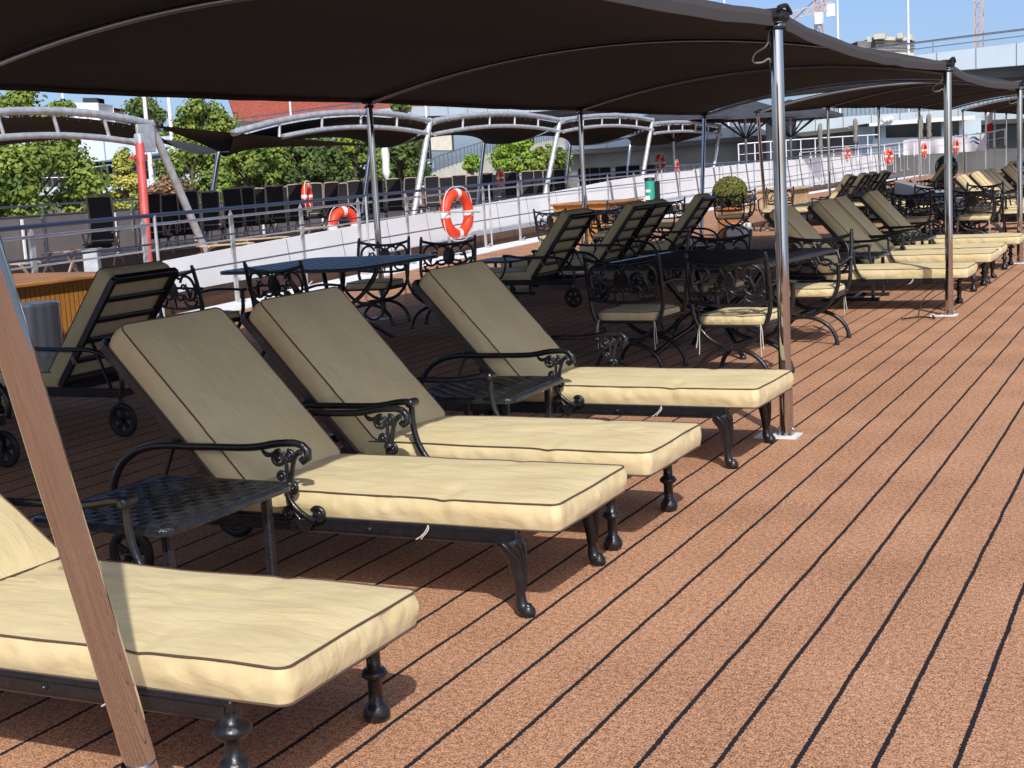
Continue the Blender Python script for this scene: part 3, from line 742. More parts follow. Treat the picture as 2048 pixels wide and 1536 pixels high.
# ------------------------------------------------------------------ shade awnings
XN, XF = -2.16, -8.64
def arch_z(s_, h=.44, base=2.42): return base + .10 * s_ + h * (1 - (2 * s_ - 1) ** 2)
def lift(y): return 0 if y < 29 else itp(y, [29, 31, 37, 44, 51, 58, 86], [0, .10, .30, .42, .50, .54, .7])
def awning(label, ys, lean0, lean1, group, near_poles=True, near_first=True):
    t = empty('shade_awning', label, 'awning', (XF, ys[0], 0), 0, group)
    g = MB(); rows = []
    NS = 28
    for b_ in range(len(ys) - 1):
        for k in range(14 if b_ < len(ys) - 2 else 15):
            u = k / 14; y = ys[b_] + (ys[b_ + 1] - ys[b_]) * u; row = []
            sag = 4 * u * (1 - u)
            for i in range(NS + 1):
                s_ = i / NS; ed = 2 * s_ - 1
                x = XN + (XF - XN) * s_ - ed * -.0 + (.09 * sag * (abs(ed) ** 4)) * (-1 if ed < 0 else 1)
                z = arch_z(s_) + lift(y) + .035 - .050 * sag * (.5 + .5 * abs(ed) ** 2) * (1 if ed < 0 else .6)
                z += .012 * noise.noise(Vector((x * .8, y * 2.5, 3)))
                row.append((x, y, z))
            rows.append(row)
    g.grid(rows, True); c = g.build('canopy', 'canopy', t, True)
    # hems: a doubled edge strip hanging along both long sides, with thickness
    for e in (0, -1):
        o_ = .004 if e == 0 else -.004
        hb = .075 if e == 0 else .035
        g = MB(); g.grid([[(r[e][0] + o_, r[e][1], r[e][2] + .012), (r[e][0] + 3 * o_, r[e][1], r[e][2] - .02), (r[e][0] + 2 * o_, r[e][1], r[e][2] - hb), (r[e][0] - o_, r[e][1], r[e][2] - hb), (r[e][0] - o_, r[e][1], r[e][2] + .012)] for r in rows], False)
        g.build('hem', 'hem', t, True)
    for k, y in enumerate(ys):
        ln0 = lean0 if k == 0 else (lean1 if k == len(ys) - 1 else 0)
        g = MB(); g.tube([(XN + (XF - XN) * i / 26, y, arch_z(i / 26) + lift(y) - .005) for i in range(27)], .026, 8); g.build('arch', 'brushed', t, True)
        for X, nm in ((XN, 1), (XF, 0)):
            lf = lift(y) + (0 if nm else .10)
            g = MB(); yb = y - ln0
            g.tube([(X, yb, .03), (X, yb + ln0 * .05, .12), (X, y, 2.42 + lf)], .037, 28)
            g.lathe([(.052, 0), (.052, .03), (.042, .04)], (X, y, 2.36 + lf), 16)
            p = g.build('pole', 'steel', t, True)
            g = MB(); g.tube([(X, yb, .03), (X, yb + ln0 * .05, .115), (X, yb + ln0 * .16, .36)], .0412, 24); g.build('sleeve', 'steel', p, True)
            g = MB(); g.box((X - .05, yb, .007), (.25, .17, .010)); g.build('base_plate', 'white_pl', p, True)
            g = MB(); g.box((X, yb, .035), (.03, .05, .05), None, .006)
            for sx in (-.035, .035): g.box((X + sx, yb, .040), (.012, .06, .058), None, .004)
            g.tube([(X - .05, yb, .05), (X + .05, yb, .05)], .008, 8); g.box((X - .11, yb, .014), (.06, .09, .006))
            g.build('foot_hinge', 'brushed', p, True)
            g = MB()
            g.box((X, y, 2.44 + lf), (.12, .20, .07), None, .02); g.tube(smooth_path([(X + .05, y - .12, 2.47 + lf), (X + .06, y, 2.49 + lf), (X + .05, y + .14, 2.46 + lf)], 4), .014, 6)
            g.tube([(X + .048 * math.cos(a), y + .048 * math.sin(a), 2.37 + lf) for a in [2 * PI * q / 14 for q in range(14)]], .012, 6, True)
            g.build('corner_strap', 'strap', p, True)
            if nm or k > 0:
                g = MB(); g.tube(smooth_path([(X - .04, y, 2.36 + lf), (X - .055, y - .01, 2.28 + lf), (X - .12, y - .03, 2.235 + lf), (X - .13, y - .03, 2.19 + lf), (X - .08, y - .02, 2.185 + lf), (X - .04, y - .01, 2.20 + lf), (X - .035, y, 2.12 + lf)], 5), .006, 6); g.build('loose_rope', 'taupe', p, True)
    return t
GW = 'dark brown shade awnings along the deck'
awning('nearest dark brown arched awning on steel poles, covering the near loungers', [1.88, 8.16, 14.45, 20.8, 27.1], -.61, .5, GW)
awning('second dark brown arched awning beginning behind the first pole, over the distant furniture', [30.9, 37.6, 44.3, 51.4, 58.0], -.5, .4, GW)
awning('farthest dark brown arched awning, right of the second pole in the distance', [61.8, 69, 77, 86], -.5, .4, GW)
t = empty('added_reflection_block', 'white block with dark panes added unseen behind the camera for pole reflections', 'added_reflection_block', (-.5, -6.5, 0))  # unseen block added behind the camera, only for the poles to mirror
g = MB(); g.box((0, 0, 1.3), (7.5, 3.0, 2.6), None, .05); g.build('block_body', 'white', t)
g = MB(); g.box((0, .1, 2.66), (8.0, 3.4, .10), None, .03); g.build('roof', 'white', t)
for k in range(6): g = MB(); g.box((-3.1 + 1.24 * k, 1.51, 1.55), (1.0, .03, 1.1), None, .01); g.build('window', 'glass', t)  # dark panes of the added block, meant as dark streaks in the poles
# small loose cable at the foot of the second pole
g = MB(); g.tube(smooth_path([(-2.42, 14.2, .012), (-2.40, 14.32, .16), (-2.30, 14.45, .26), (-2.18, 14.45, .30)], 5), .006, 6)
g.tube(smooth_path([(-2.55, 14.05, .016), (-2.4, 14.2, .02), (-2.25, 14.1, .018), (-2.3, 14.3, .02)], 5), .008, 6)
tag(g.build('cable', 'strap'), 'thin black cable loop lying at the foot of the second pole', 'cable')

# ------------------------------------------------------------------ ship rail
def zr(y): return itp(y, [11, 20, 37, 56, 71, 86], [1.33, 1.355, 1.43, 1.52, 1.74, 1.95])
t = empty('ship_railing', 'long ship railing of blue grey and silver tubes on pointed posts', 'railing', (-12, 10, 0))
ys_ = [8.5 + 1.2 * k for k in range(66)]
def railtube(g, dz, off, r, y0=8.5, y1=90):
    g.tube([(railx(y) + off, y, zr(y) + dz) for y in ys_ if y0 <= y <= y1], r, 6)
g = MB(); railtube(g, 0, .06, .030); g.build('handrail', 'blue_rail', t, True)
g = MB(); railtube(g, -.36, .06, .014); g.build('middle_rail', 'blue_rail', t, True)
g = MB(); railtube(g, -.77, .06, .014); g.build('lower_rail', 'grey_rail', t, True)
g = MB(); railtube(g, -.12, -.03, .021, 8.5, 46); g.build('silver_rail', 'satin', t, True)
g = MB(); railtube(g, -.445, -.03, .013, 8.5, 46); g.build('silver_rail', 'satin', t, True)
y = 9.7; k = 0
while y < 88:
    X = railx(y); Z = zr(y); zb = itp(y, [8, 35, 86], [0, 0, .4])
    g = MB(); g.box((X - .03, y, (Z - .10 + zb) / 2), (.028, .085, Z - .10 - zb), None, .004)
    g.add([(X - .03 + sx * .012, y + sy * .042, Z - .10) for sx, sy in ((-1, -1), (1, -1), (1, 1), (-1, 1))] + [(X - .03, y + sy * .034, Z - .06) for sy in (-1, 1)] + [(X - .03, y, Z - .01)],
          [(0, 1, 4), (2, 3, 5), (1, 2, 5, 6, 4), (3, 0, 4, 6, 5)])
    g.box((X + .05, y, zb + .03), (.10, .10, .02)); g.tube([(X, y, zb + .03), (X + .09, y, zb + .10)], .01, 6)
    if k % 3 == 2: g.tube([(X + .06, y + .12, zb), (X + .06, y + .12, Z)], .021, 8)
    g.build('post', 'satin', t, True)
    y += 2.3; k += 1
# neighbouring ship's white bulwark with a brown band at its foot
def wx(y): return railx(y) - .5
wt_y = [8, 14.4, 17.9, 20.2, 24, 27.2, 34.3, 39.7, 45, 57.8, 82, 90]; wt_z = [.35, .66, .74, .78, .85, .88, 1.03, 1.22, 1.33, 1.46, 1.45, 1.45]
t = empty('white_bulwark', 'long white bulwark with a brown band behind the railing, rising to the right', 'bulwark', (-13, 14, 0))
yb_ = [12.6 + .8 * k for k in range(90)]
g = MB()
def lean(y): return .12 * (itp(y, wt_y, wt_z) - .24)
g.grid([[(wx(y) - .08, y, .24), (wx(y) - .08 - lean(y), y, itp(y, wt_y, wt_z)), (wx(y) - lean(y), y, itp(y, wt_y, wt_z)), (wx(y), y, .24)] for y in yb_], False)
g.build('panel_wall', 'white', t, True)
g = MB()
g.grid([[(wx(y) + .02, y, -.25), (wx(y) + .02, y, .23), (wx(y) - .08, y, .23), (wx(y) - .08, y, -.25)] for y in yb_], False, flip=True); g.build('brown_band', 'brown_band', t, True)
for k in range(30):
    y = 19.3 + k * 2.2; g = MB()
    zt = itp(y, wt_y, wt_z)
    g.bar((wx(y) + .004, y, .25), (wx(y) + .004 - lean(y) * .98, y, zt - .01), .012 if y < 36 else .17, .012, up=(1, 0, 0)); g.build('seam' if y < 36 else 'panel_strap', 'joint' if y < 36 else 'screen', t, True)

# ------------------------------------------------------------------ lifebuoys
def torus(g, c, Rm, r, a0=0, a1=360, M=None, n=36, sx=1.0):
    closed = a1 - a0 >= 360
    K = n if closed else n + 1
    g.tube([(c[0], c[1] + Rm * math.cos(R(a0 + (a1 - a0) * k / n)), c[2] + Rm * math.sin(R(a0 + (a1 - a0) * k / n))) for k in range(K)], r, 12, closed, M=M, sy=sx)
def lifebuoy(label, loc, rz, Rm=.29, r=.075, tilt=0, group='orange lifebuoys'):
    t = empty('lifebuoy', label, 'lifebuoy', loc, rz, group); M = Matrix.Rotation(tilt, 4, 'Y')
    g = MB(); torus(g, (0, 0, 0), Rm, r, M=M); g.build('ring', 'orange', t)
    for a in (0, 90, 180, 270):
        g = MB(); torus(g, (0, 0, 0), Rm, r + .003, a - 8, a + 8, M, 4); g.build('reflective_band', 'white_pl', t)
    g = MB()
    for a in (0, 90, 180, 270):
        g.tube([M @ Vector((.03, (Rm + r + .015 - .02 * math.cos(4 * b)) * math.cos(R(a) + b), (Rm + r + .03 + .05 * math.sin(b * 2)) * math.sin(R(a) + b))) for b in [PI / 2 * q / 8 for q in range(9)]], .009, 5)
    g.build('grab_line', 'white_pl', t); return t
def buoy_at(label, px, py, d, off, Rm, r):
    P = at(px, py, d); return lifebuoy(label, tuple(P), math.atan2(-P.y, -P.x) + R(off), Rm, r)
o = buoy_at('large orange lifebuoy hung on the near railing, seen face on', 914, 427, 28.6, 54, .40, .105)
g = MB(); g.tube([(.13, -.62, .06), (.13, .62, .0)], .016, 6); g.tube([(.13, -.62, .06), (-.12, -.62, .06)], .012, 6); g.tube([(.13, .62, 0), (-.12, .62, 0)], .012, 6); g.build('bracket', 'satin', o)
buoy_at('orange lifebuoy on the neighbouring deck, half hidden by the white bulwark', 688, 452, 33, 38, .34, .12)
buoy_at('small faded red lifebuoy hung edge on among the black deck chairs', 614, 392, 31, 74, .22, .065)
buoy_at('orange lifebuoy with coiled rope in front of the concrete wall', 1320, 325, 62, 56, .28, .085)
buoy_at('red lifebuoy seen edge on right of the coiled one by the concrete wall', 1353, 334, 66, 76, .24, .07)
buoy_at('orange lifebuoy on the railing just right of the two closed parasols', 1777, 312, 60, 62, .24, .08)
buoy_at('red lifebuoy hanging beside the white banner, left of the second pole', 1848, 300, 66, 76, .27, .075)
buoy_at('red lifebuoy directly right of the second pole, above the dark clipped ball', 1912, 293, 64, 76, .25, .065)
buoy_at('faint red lifebuoy behind the black deck chairs below the small tree', 1000, 355, 46, 70, .22, .06)
buoy_at('small red lifebuoy behind the handrail below the closed parasols', 1694, 306, 72, 60, .22, .07)

# ------------------------------------------------------------------ things on our deck
t = empty('wooden_cabinet', 'honey coloured wooden cabinet behind the steel bin at the left', 'cabinet', (-10.62, 10.45, 0), R(-2))
g = MB(); g.box((0, 0, .40), (1.35, 1.75, .78)); g.build('body', 'pine', t)
g = MB(); g.box((0, 0, .835), (1.50, 1.92, .045), None, .012); g.box((0, 0, .80), (1.42, 1.83, .03), None, .008); g.build('top', 'pine_top', t)
for sx in (-1, 1):
    for sy in (-1, 1): g = MB(); g.box((sx * .66, sy * .86, .40), (.07, .07, .77), None, .006); g.build('corner_trim', 'pine_top', t)
t2 = copy_tree(t); t2.location = (-12.3, 30.4, 0); t2['label'] = 'honey coloured wooden cabinet in the distance, left of the paired loungers seen from behind'
t['group'] = t2['group'] = 'honey wood cabinets'
t = empty('waste_bin', 'cylindrical stainless steel bin in front of the wooden cabinet', 'bin', (-8.72, 8.95, 0))
g = MB(); g.lathe([(.195, 0), (.20, .02), (.20, .75), (.205, .76), (.205, .775), (.195, .78)], (0, 0, 0), 40); g.build('drum', 'reflection_streak', t)
g = MB(); g.lathe([(.193, .779), (.18, .765), (.165, .762), (0, .762)], (0, 0, 0), 40); g.build('lid', 'blue_rail', t)

def topiary(label, loc, r, pot_mt, leaf, sq=.85, potw=.42, poth=.40, n=2600, seed=1):
    t = empty('clipped_box_ball', label, 'potted shrub', loc, 0, 'clipped box balls in planters'); rnd = random.Random(seed)
    g = MB(); g.box((0, 0, poth / 2), (potw, potw, poth), None, .02); g.box((0, 0, poth - .02), (potw + .05, potw + .05, .05), None, .01); g.build('planter', pot_mt, t)
    g = MB()
    for i in range(n):
        u = rnd.uniform(-1, 1); a = rnd.uniform(0, 2 * PI); q = math.sqrt(1 - u * u); rr = r * (1 + rnd.uniform(-.06, .03))
        d = Vector((q * math.cos(a), q * math.sin(a), u)); c = Vector((d.x * rr, d.y * rr, d.z * rr * sq + poth + r * sq * .92))
        nn = (d + Vector((rnd.uniform(-.8, .8), rnd.uniform(-.8, .8), rnd.uniform(-.8, .8)))).normalized(); uu = nn.orthogonal().normalized(); vv = nn.cross(uu); s_ = rnd.uniform(.02, .035) * (r / .45 + .3)
        g.add([c - uu * s_, c - vv * s_ * .6, c + uu * s_, c + vv * s_ * .6], [(0, 1, 2, 3)])
    g.lathe([(0, -.92 * r * sq), (.6 * r, -.7 * r * sq), (.9 * r, 0), (.6 * r, .7 * r * sq), (0, .92 * r * sq)], (0, 0, poth + r * sq * .92), 16)
    g.build('foliage', leaf, t); return t
topiary('round yellow green clipped box ball in an orange pot behind the dining chairs', tuple(at(1462, 470, 30.6).xy) + (0,), .37, 'terracotta', 'box', .92, .42, .62, 2200)
topiary('dark green clipped ball in an orange planter, partly hidden by the second pole', tuple(at(1893, 352, 47).xy) + (0,), .36, 'terracotta', 'box_d', 1.1, .5, .62, 1500, 3)
t = empty('teal_banner_stand', 'teal printed cylinder standing at the railing left of the box ball', 'stand', (-12.4, 34.2, 0))
g = MB(); g.lathe([(.125, 0), (.125, 1.22)], (0, 0, 0), 18); g.build('drum', 'teal', t)
g = MB(); g.box((.18, .06, .60), (.10, .14, 1.2), None, .02); g.lathe([(.135, 1.22), (.135, 1.29), (0, 1.30)], (0, 0, 0), 18); g.build('casing', 'blk', t)
g = MB()
for k, zz in enumerate((.45, .62, .79, .96)): g.box((-.02 + .02 * (k % 2), -.128, zz), (.12, .012, .07 if k % 2 else .10))
g.build('lettering', 'white_pl', t)
t = empty('wooden_bench', 'light wooden bench top showing between the first pole and the lounger backs', 'bench', (-11.7, 44.5, 0), R(-4))
g = MB()
for k in range(4): g.box((0, -.75 + .5 * k, .62), (1.3, .46, .06), None, .01)
g.build('top', 'amber', t); g = MB()
for k in range(12): g.box((0, -.85 + .155 * k, .3), (1.1, .12, .56), None, .01)
g.build('base', 'amber', t)
t = empty('white_storage_box', 'small white box with print beside the orange pot of the box ball', 'box', (-8.75, 29.6, 0), R(10))
g = MB(); g.box((0, 0, .14), (.5, .3, .28), None, .02); g.build('body', 'white_pl', t)
g = MB(); g.box((-.12, -.152, .17), (.06, .004, .05)); g.box((.08, -.152, .17), (.12, .004, .015)); g.build('print', 'blk', t)

# far deck furniture beyond the second pole
for k, (x, y, lb) in enumerate([(-8.9, 33.2, 'distant lounger with a sunlit side seen from behind, left of the third shaded pair'), (-8.8, 34.3, 'distant shaded lounger seen from behind, second in the far left row'),
        (-8.8, 35.4, 'distant shaded lounger seen from behind, third in the far left row'), (-8.8, 36.8, 'distant shaded lounger seen from behind, fourth in the far left row'),
        (-8.7, 46.0, 'far lounger back just right of the second pole below the striped awning end'), (-8.7, 47.3, 'far lounger back nearest the white banner, right of the second pole')]):
    put_lounger('turned', B_, x, y, R(180), lb, GB)
for k, (x, y, lb) in enumerate([(-2.4, 32.0, 'far lounger with a sunlit back, leftmost of the folded row right of the second pole'), (-2.4, 32.85, 'far lounger, second of the close row right of the second pole'),
        (-2.4, 33.7, 'far lounger, third of the close row right of the second pole'), (-2.4, 34.5, 'far lounger, fourth of the close row right of the second pole')]):
    put_lounger('turned', A_, x, y, 0, lb, GA)
for k, (x, y, lb) in enumerate([(-2.4, 37.6, 'tiny far lounger behind the close row, first left of the third pole'), (-2.4, 38.5, 'tiny far lounger with a sunlit seat behind the close row, beside the third pole'),
        (-2.3, 29.2, 'far lounger whose cream seat shows right of the chairs behind the second pole')]):
    put_lounger('turned', A_, x, y, 0, lb, GA)
for k, (x, y, lb) in enumerate([(-6.3, 42.0, 'dark far lounger back below the white banner, first of three'), (-6.3, 43.0, 'dark far lounger back below the white banner, middle of three'), (-6.3, 44.2, 'dark far lounger back below the white banner, last of three')]):
    put_lounger('turned', B_, x, y, R(180), lb, GB)
put_lounger('turned', B_, -4.4, 44.0, R(180), 'far lounger with a sunlit back beside the third pole, next to the tiny chairs', GB)
t = empty('blanket', 'grey blanket draped over a frame just right of the second pole', 'blanket', (-4.6, 29.0, 0))
g = MB(); rows = []
for i in range(15):
    u = i / 14; row = []
    for j in range(9):
        v = j / 8; x = -.7 + 1.7 * u; z = 1.05 - .55 * u + .05 * math.sin(v * 9 + u * 4) - .25 * (abs(2 * v - 1)) ** 3
        row.append((x, -.4 + .8 * v, z))
    rows.append(row)
g.grid(rows, True); g.grid([[(a, b_, c - .02) for a, b_, c in r_] for r_ in rows], True, flip=True); g.build('cloth', 'towel', t)
g = MB()
for sx in (-.6, .8):
    for sy in (-.3, .3): g.tube([(sx, sy, 0), (sx, sy, .95 - .5 * (sx + .7) / 1.7)], .02, 6)
g.build('frame', 'iron', t)
P = at(1985, 301, 46); t = empty('covered_machine', 'small yellow covered object among the tiny distant chairs near the third pole', 'cover', (P.x, P.y, 0))
g = MB(); g.lathe([(0, .72), (.2, .68), (.3, .52), (.26, .35), (.33, .02), (.3, 0)], (0, 0, 0), 12); g.v = [(x + .04 * math.sin(9 * z + 3 * y), y, z) for x, y, z in g.v]; g.build('cover', 'yellow', t)

# ------------------------------------------------------------------ neighbouring ship's sun deck
sheet('neighbouring_deck', [(-14.0, 6), (-15.9, 34), (-16.4, 92), (-27.2, 92), (-27.2, 6)], .10, 'teak')
nb = MB(); nb.box((-27.25, 49, -2.2), (.2, 90, 4.5)); struct(nb.build('neighbouring_hull', 'white'))
t = empty('swimming_pool', 'narrow blue swimming pool on the neighbouring deck behind the rail', 'pool', (-24.4, 28, .1))
g = MB(); g.box((0, 0, .03), (1.5, 14, .05)); g.build('water_surface', 'pool', t)
g = MB()
for sx in (-.85, .85): g.box((sx, 0, .045), (.22, 14.4, .09), None, .02)
for sy in (-7.1, 7.1): g.box((0, sy, .045), (1.5, .22, .088), None, .02)
g.build('rim', 'pool_rim', t)
# windscreen fence
t = empty('windscreen_fence', 'grey panelled windscreen with silver posts and top rail behind the black deck chairs', 'fence', (-26.4, 10, .1))
FX = -26.4
g = MB(); g.tube([(FX + .03, 8 + 2 * k, 1.44) for k in range(43)], .032, 6); g.build('top_rail', 'brushed', t, True)
g = MB(); g.tube([(FX + .03, 8 + 2 * k, 1.20) for k in range(43)], .012, 6); g.build('lower_rail', 'brushed', t, True)
for k in range(48):
    y = 9 + 1.7 * k
    g = MB(); g.box((FX + .03, y, .76), (.04, .05, 1.36)); g.build('post', 'brushed', t, True)
    if k < 28:
        g = MB(); g.box((FX, y + .85, .66), (.02, 1.58, 1.06), None, .004); g.build('panel', 'screen', t, True)
        if k % 2 == 0:
            g = MB(); g.box((FX + .12, y + .85, .62), (.06, .05, 1.0)); g.build('stanchion', 'white', t, True)
# folding deck chairs with upright black mesh backs
def deck_chair(label):
    t = empty('folding_deck_chair', label, 'deck chair')
    g = MB(); pr = [(-.02, .40), (.02, .62), (.05, .85), (.03, 1.08), (-.03, 1.34)]
    g.grid([[(-.235, a, b_) for a, b_ in pr], [(.235, a, b_) for a, b_ in pr]], True)
    g.grid([[(-.235, a + .012, b_) for a, b_ in pr], [(.235, a + .012, b_) for a, b_ in pr]], True, flip=True); g.build('back_mesh', 'mesh', t)
    g = MB()
    for s_ in (-1, 1): g.tube(smooth_path([(s_ * .255, a, b_) for a, b_ in pr], 3), .022, 6)
    g.tube([(-.255, -.03, 1.35), (0, -.03, 1.37), (.255, -.03, 1.35)], .022, 6); g.tube([(-.25, 0, .5), (.25, 0, .5)], .018, 6); g.build('back_frame', 'grey_wood', t)
    g = MB(); g.box((0, -.30, .42), (.56, .58, .02), Matrix.Rotation(R(4), 4, 'X')); g.build('seat', 'mesh', t)
    for s_ in (-1, 1):
        g = MB(); g.bar((s_ * .31, -.55, .02), (s_ * .31, .10, .66), .025, .05); g.bar((s_ * .33, .25, .02), (s_ * .33, -.35, .64), .025, .05); g.bar((s_ * .31, -.5, .44), (s_ * .31, .1, .44), .02, .04); g.build('crossed_legs', 'grey_wood', t)
        g = MB(); g.bar((s_ * .325, -.45, .66), (s_ * .325, .12, .66), .06, .028); g.build('armrest', 'grey_wood', t)
    return t
dc = deck_chair('black deck chair'); rnd = random.Random(5)
cp = [208, 308, 383, 471, 497, 556, 598, 634, 668, 716, 755, 792, 825, 868, 922, 976, 1024, 1058, 1076, 1101, 1121, 1170, 1190, 1212, 1244, 1270, 1306]
GD = 'tall black backed folding deck chairs on the neighbouring deck'
DCL = ['black deck chair with a wide brown frame right of the bright maple tree', 'black deck chair directly right of the red column', 'black deck chair just right of the leaning post of the nearest pergola', 'left of two overlapping black deck chairs before the round maples',
 'right of two overlapping black deck chairs before the round maples', 'black deck chair standing apart, second left of the edge on faded lifebuoy', 'black deck chair immediately left of the edge on faded lifebuoy', 'black deck chair just right of the edge on faded lifebuoy',
 'black deck chair above the half hidden orange lifebuoy', 'black deck chair just left of the first inner awning pole', 'black deck chair right behind the first inner awning pole', 'black deck chair just right of the first inner awning pole',
 'black deck chair left of the leaning post beside the round maples', 'black deck chair right of that leaning post, left of the large lifebuoy', 'black deck chair behind the top of the large orange lifebuoy', 'black deck chair just right of the small lime bush',
 'left black deck chair of the pair beneath the airy young tree', 'right black deck chair of the pair beneath the airy young tree', 'black deck chair below the gap between the two young trees', 'black deck chair left of the leaning post by the bushy young tree',
 'black deck chair right of the leaning post by the bushy young tree', 'black deck chair first right of the second inner awning pole', 'black deck chair second right of the second inner awning pole', 'black deck chair third right of the second inner awning pole',
 'black deck chair third left of the lifebuoy at the concrete wall', 'black deck chair second left of the lifebuoy at the concrete wall', 'black deck chair nearest the lifebuoy at the concrete wall']
for k, px in enumerate(cp):
    d = 30.5 + (px - 208) * .0335 + rnd.uniform(-.8, .8)
    P = at(px, 500 - (px - 208) * .105, d)
    lb = DCL[k]
    o = place(dc, k == 0, (P.x, P.y, .10), R(rnd.choice([28, 32, 24, 38, 60]) + rnd.uniform(-6, 6)), lb, GD); o.scale = (1.02, 1.02, 1.10)
for k, (px, lb) in enumerate([(345, 'black deck chair partly behind the leaning post, right of the red column'), (428, 'black deck chair between the rear truss post and the overlapping pair'), (520, 'black deck chair just right of the overlapping pair, set back'),
        (576, 'black deck chair set back between the two chairs left of the faded lifebuoy'), (692, 'black deck chair set back above the right edge of the half hidden lifebuoy'), (735, 'black deck chair set back, touching the left of the first inner awning pole'),
        (896, 'black deck chair set back directly above the left side of the large lifebuoy'), (948, 'black deck chair set back under the small lime bush'), (1000, 'black deck chair set back behind the faint red lifebuoy')]):
    d = 31.8 + (px - 208) * .0335; P = at(px, 500 - (px - 208) * .105, d)
    o = place(dc, False, (P.x, P.y, .10), R(rnd.choice([26, 34, 40, 52])), lb, GD); o.scale = (1.0, 1.0, 1.06)
# sandy wooden folding tables / low frames on the near side of that deck
def fold_table(label, loc, rz, w=1.1):
    t = empty('folding_table', label, 'folding table', loc, R(rz), 'weathered folding tables on the neighbouring deck')
    g = MB()
    for k in range(4): g.box((0, -.15 + .1 * k, .50), (w, .085, .022), None, .005)
    g.build('top', 'amber' if w > .9 else 'grey_wood', t)
    for s_ in (-1, 1):
        g = MB(); g.bar((s_ * w * .4, -.3, .01), (s_ * w * .4, .25, .5), .03, .05); g.bar((s_ * w * .36, .3, .01), (s_ * w * .36, -.25, .5), .03, .05); g.build('crossed_legs', 'grey_wood', t)
    return t
for (px, py, d, rz, w, lb) in [(118, 512, 27, 20, .62, 'crossed leg wooden stool in front of the blue pool, left part of the rail'), (168, 508, 27.5, 25, .62, 'crossed leg wooden stool beside the square grey bollard'),
        (520, 468, 28, 60, 1.1, 'pale wooden folding table in front of the chair row, left of the faded lifebuoy'), (450, 478, 26, 50, 1.0, 'pale wooden folding table nearest the white bulwark below the overlapping chairs'), (640, 452, 33, 60, 1.0, 'pale wooden folding table between the faded lifebuoy and the orange lifebuoy'),
        (24, 500, 23, 10, .8, 'pale wooden folding table at the left edge behind the rail')]:
    P = at(px, py, d); fold_table(lb, (P.x, P.y, .10), rz, w)
t = empty('bollard', 'square grey metal bollard behind the rail at the left', 'bollard', tuple(at(186, 540, 21.5).xy) + (.1,), R(30))
g = MB(); g.box((0, 0, .35), (.22, .22, .7), None, .01); g.build('casing', 'galv', t); g = MB(); g.box((0, 0, .71), (.24, .24, .02)); g.build('cap', 'brushed', t)
P = at(420, 0, 0); g = MB(); Q = at(335, 523, 23.5)
for dx in (0, .25): g.tube([(Q.x + dx + .12 * math.cos(R(a)), Q.y + dx, .10 + .30 * math.sin(R(a))) for a in range(0, 181, 15)], .014, 6)
tag(g.build('pool_ladder', 'steel'), 'pair of small steel hoop handles behind the white bulwark tip', 'ladder handles')

# pergola trusses with shade sails
TX = -18.0
def img_x(py, px, X):          # point on plane X=const seen at the surveyed pixel
    v = at(px, py, 1) - Vector((0, 0, CH)); k = X / v.x; return Vector((X, v.y * k, CH + v.z * k))
tr = [((-260, 268), (300, 247), (60, 221)), ((466, 266), (860, 241), (700, 224)), ((868, 241), (1120, 240), (985, 227)), ((1126, 240), (1305, 240), (1215, 230)), ((1308, 247), (1440, 252), (1375, 244))]
rear = [(-120, 300), (438, 302), (742, 292), (968, 286), (1140, 290), (1260, 290)]
foot = [(410, 500), (835, 385), (1098, 350), (1290, 325), (1430, 318)]
GP = 'silver truss pergolas with brown shade sails on the neighbouring deck'
names = ['nearest silver arched pergola truss at the left edge, joined to the red column', 'second silver arched pergola with brown sail, above the round maple trees', 'third silver arched pergola with brown sail, left of the second small awning pole',
         'fourth silver arched pergola with brown sail, seen beside the thin blue pole', 'fifth and farthest silver arched pergola with brown sail']
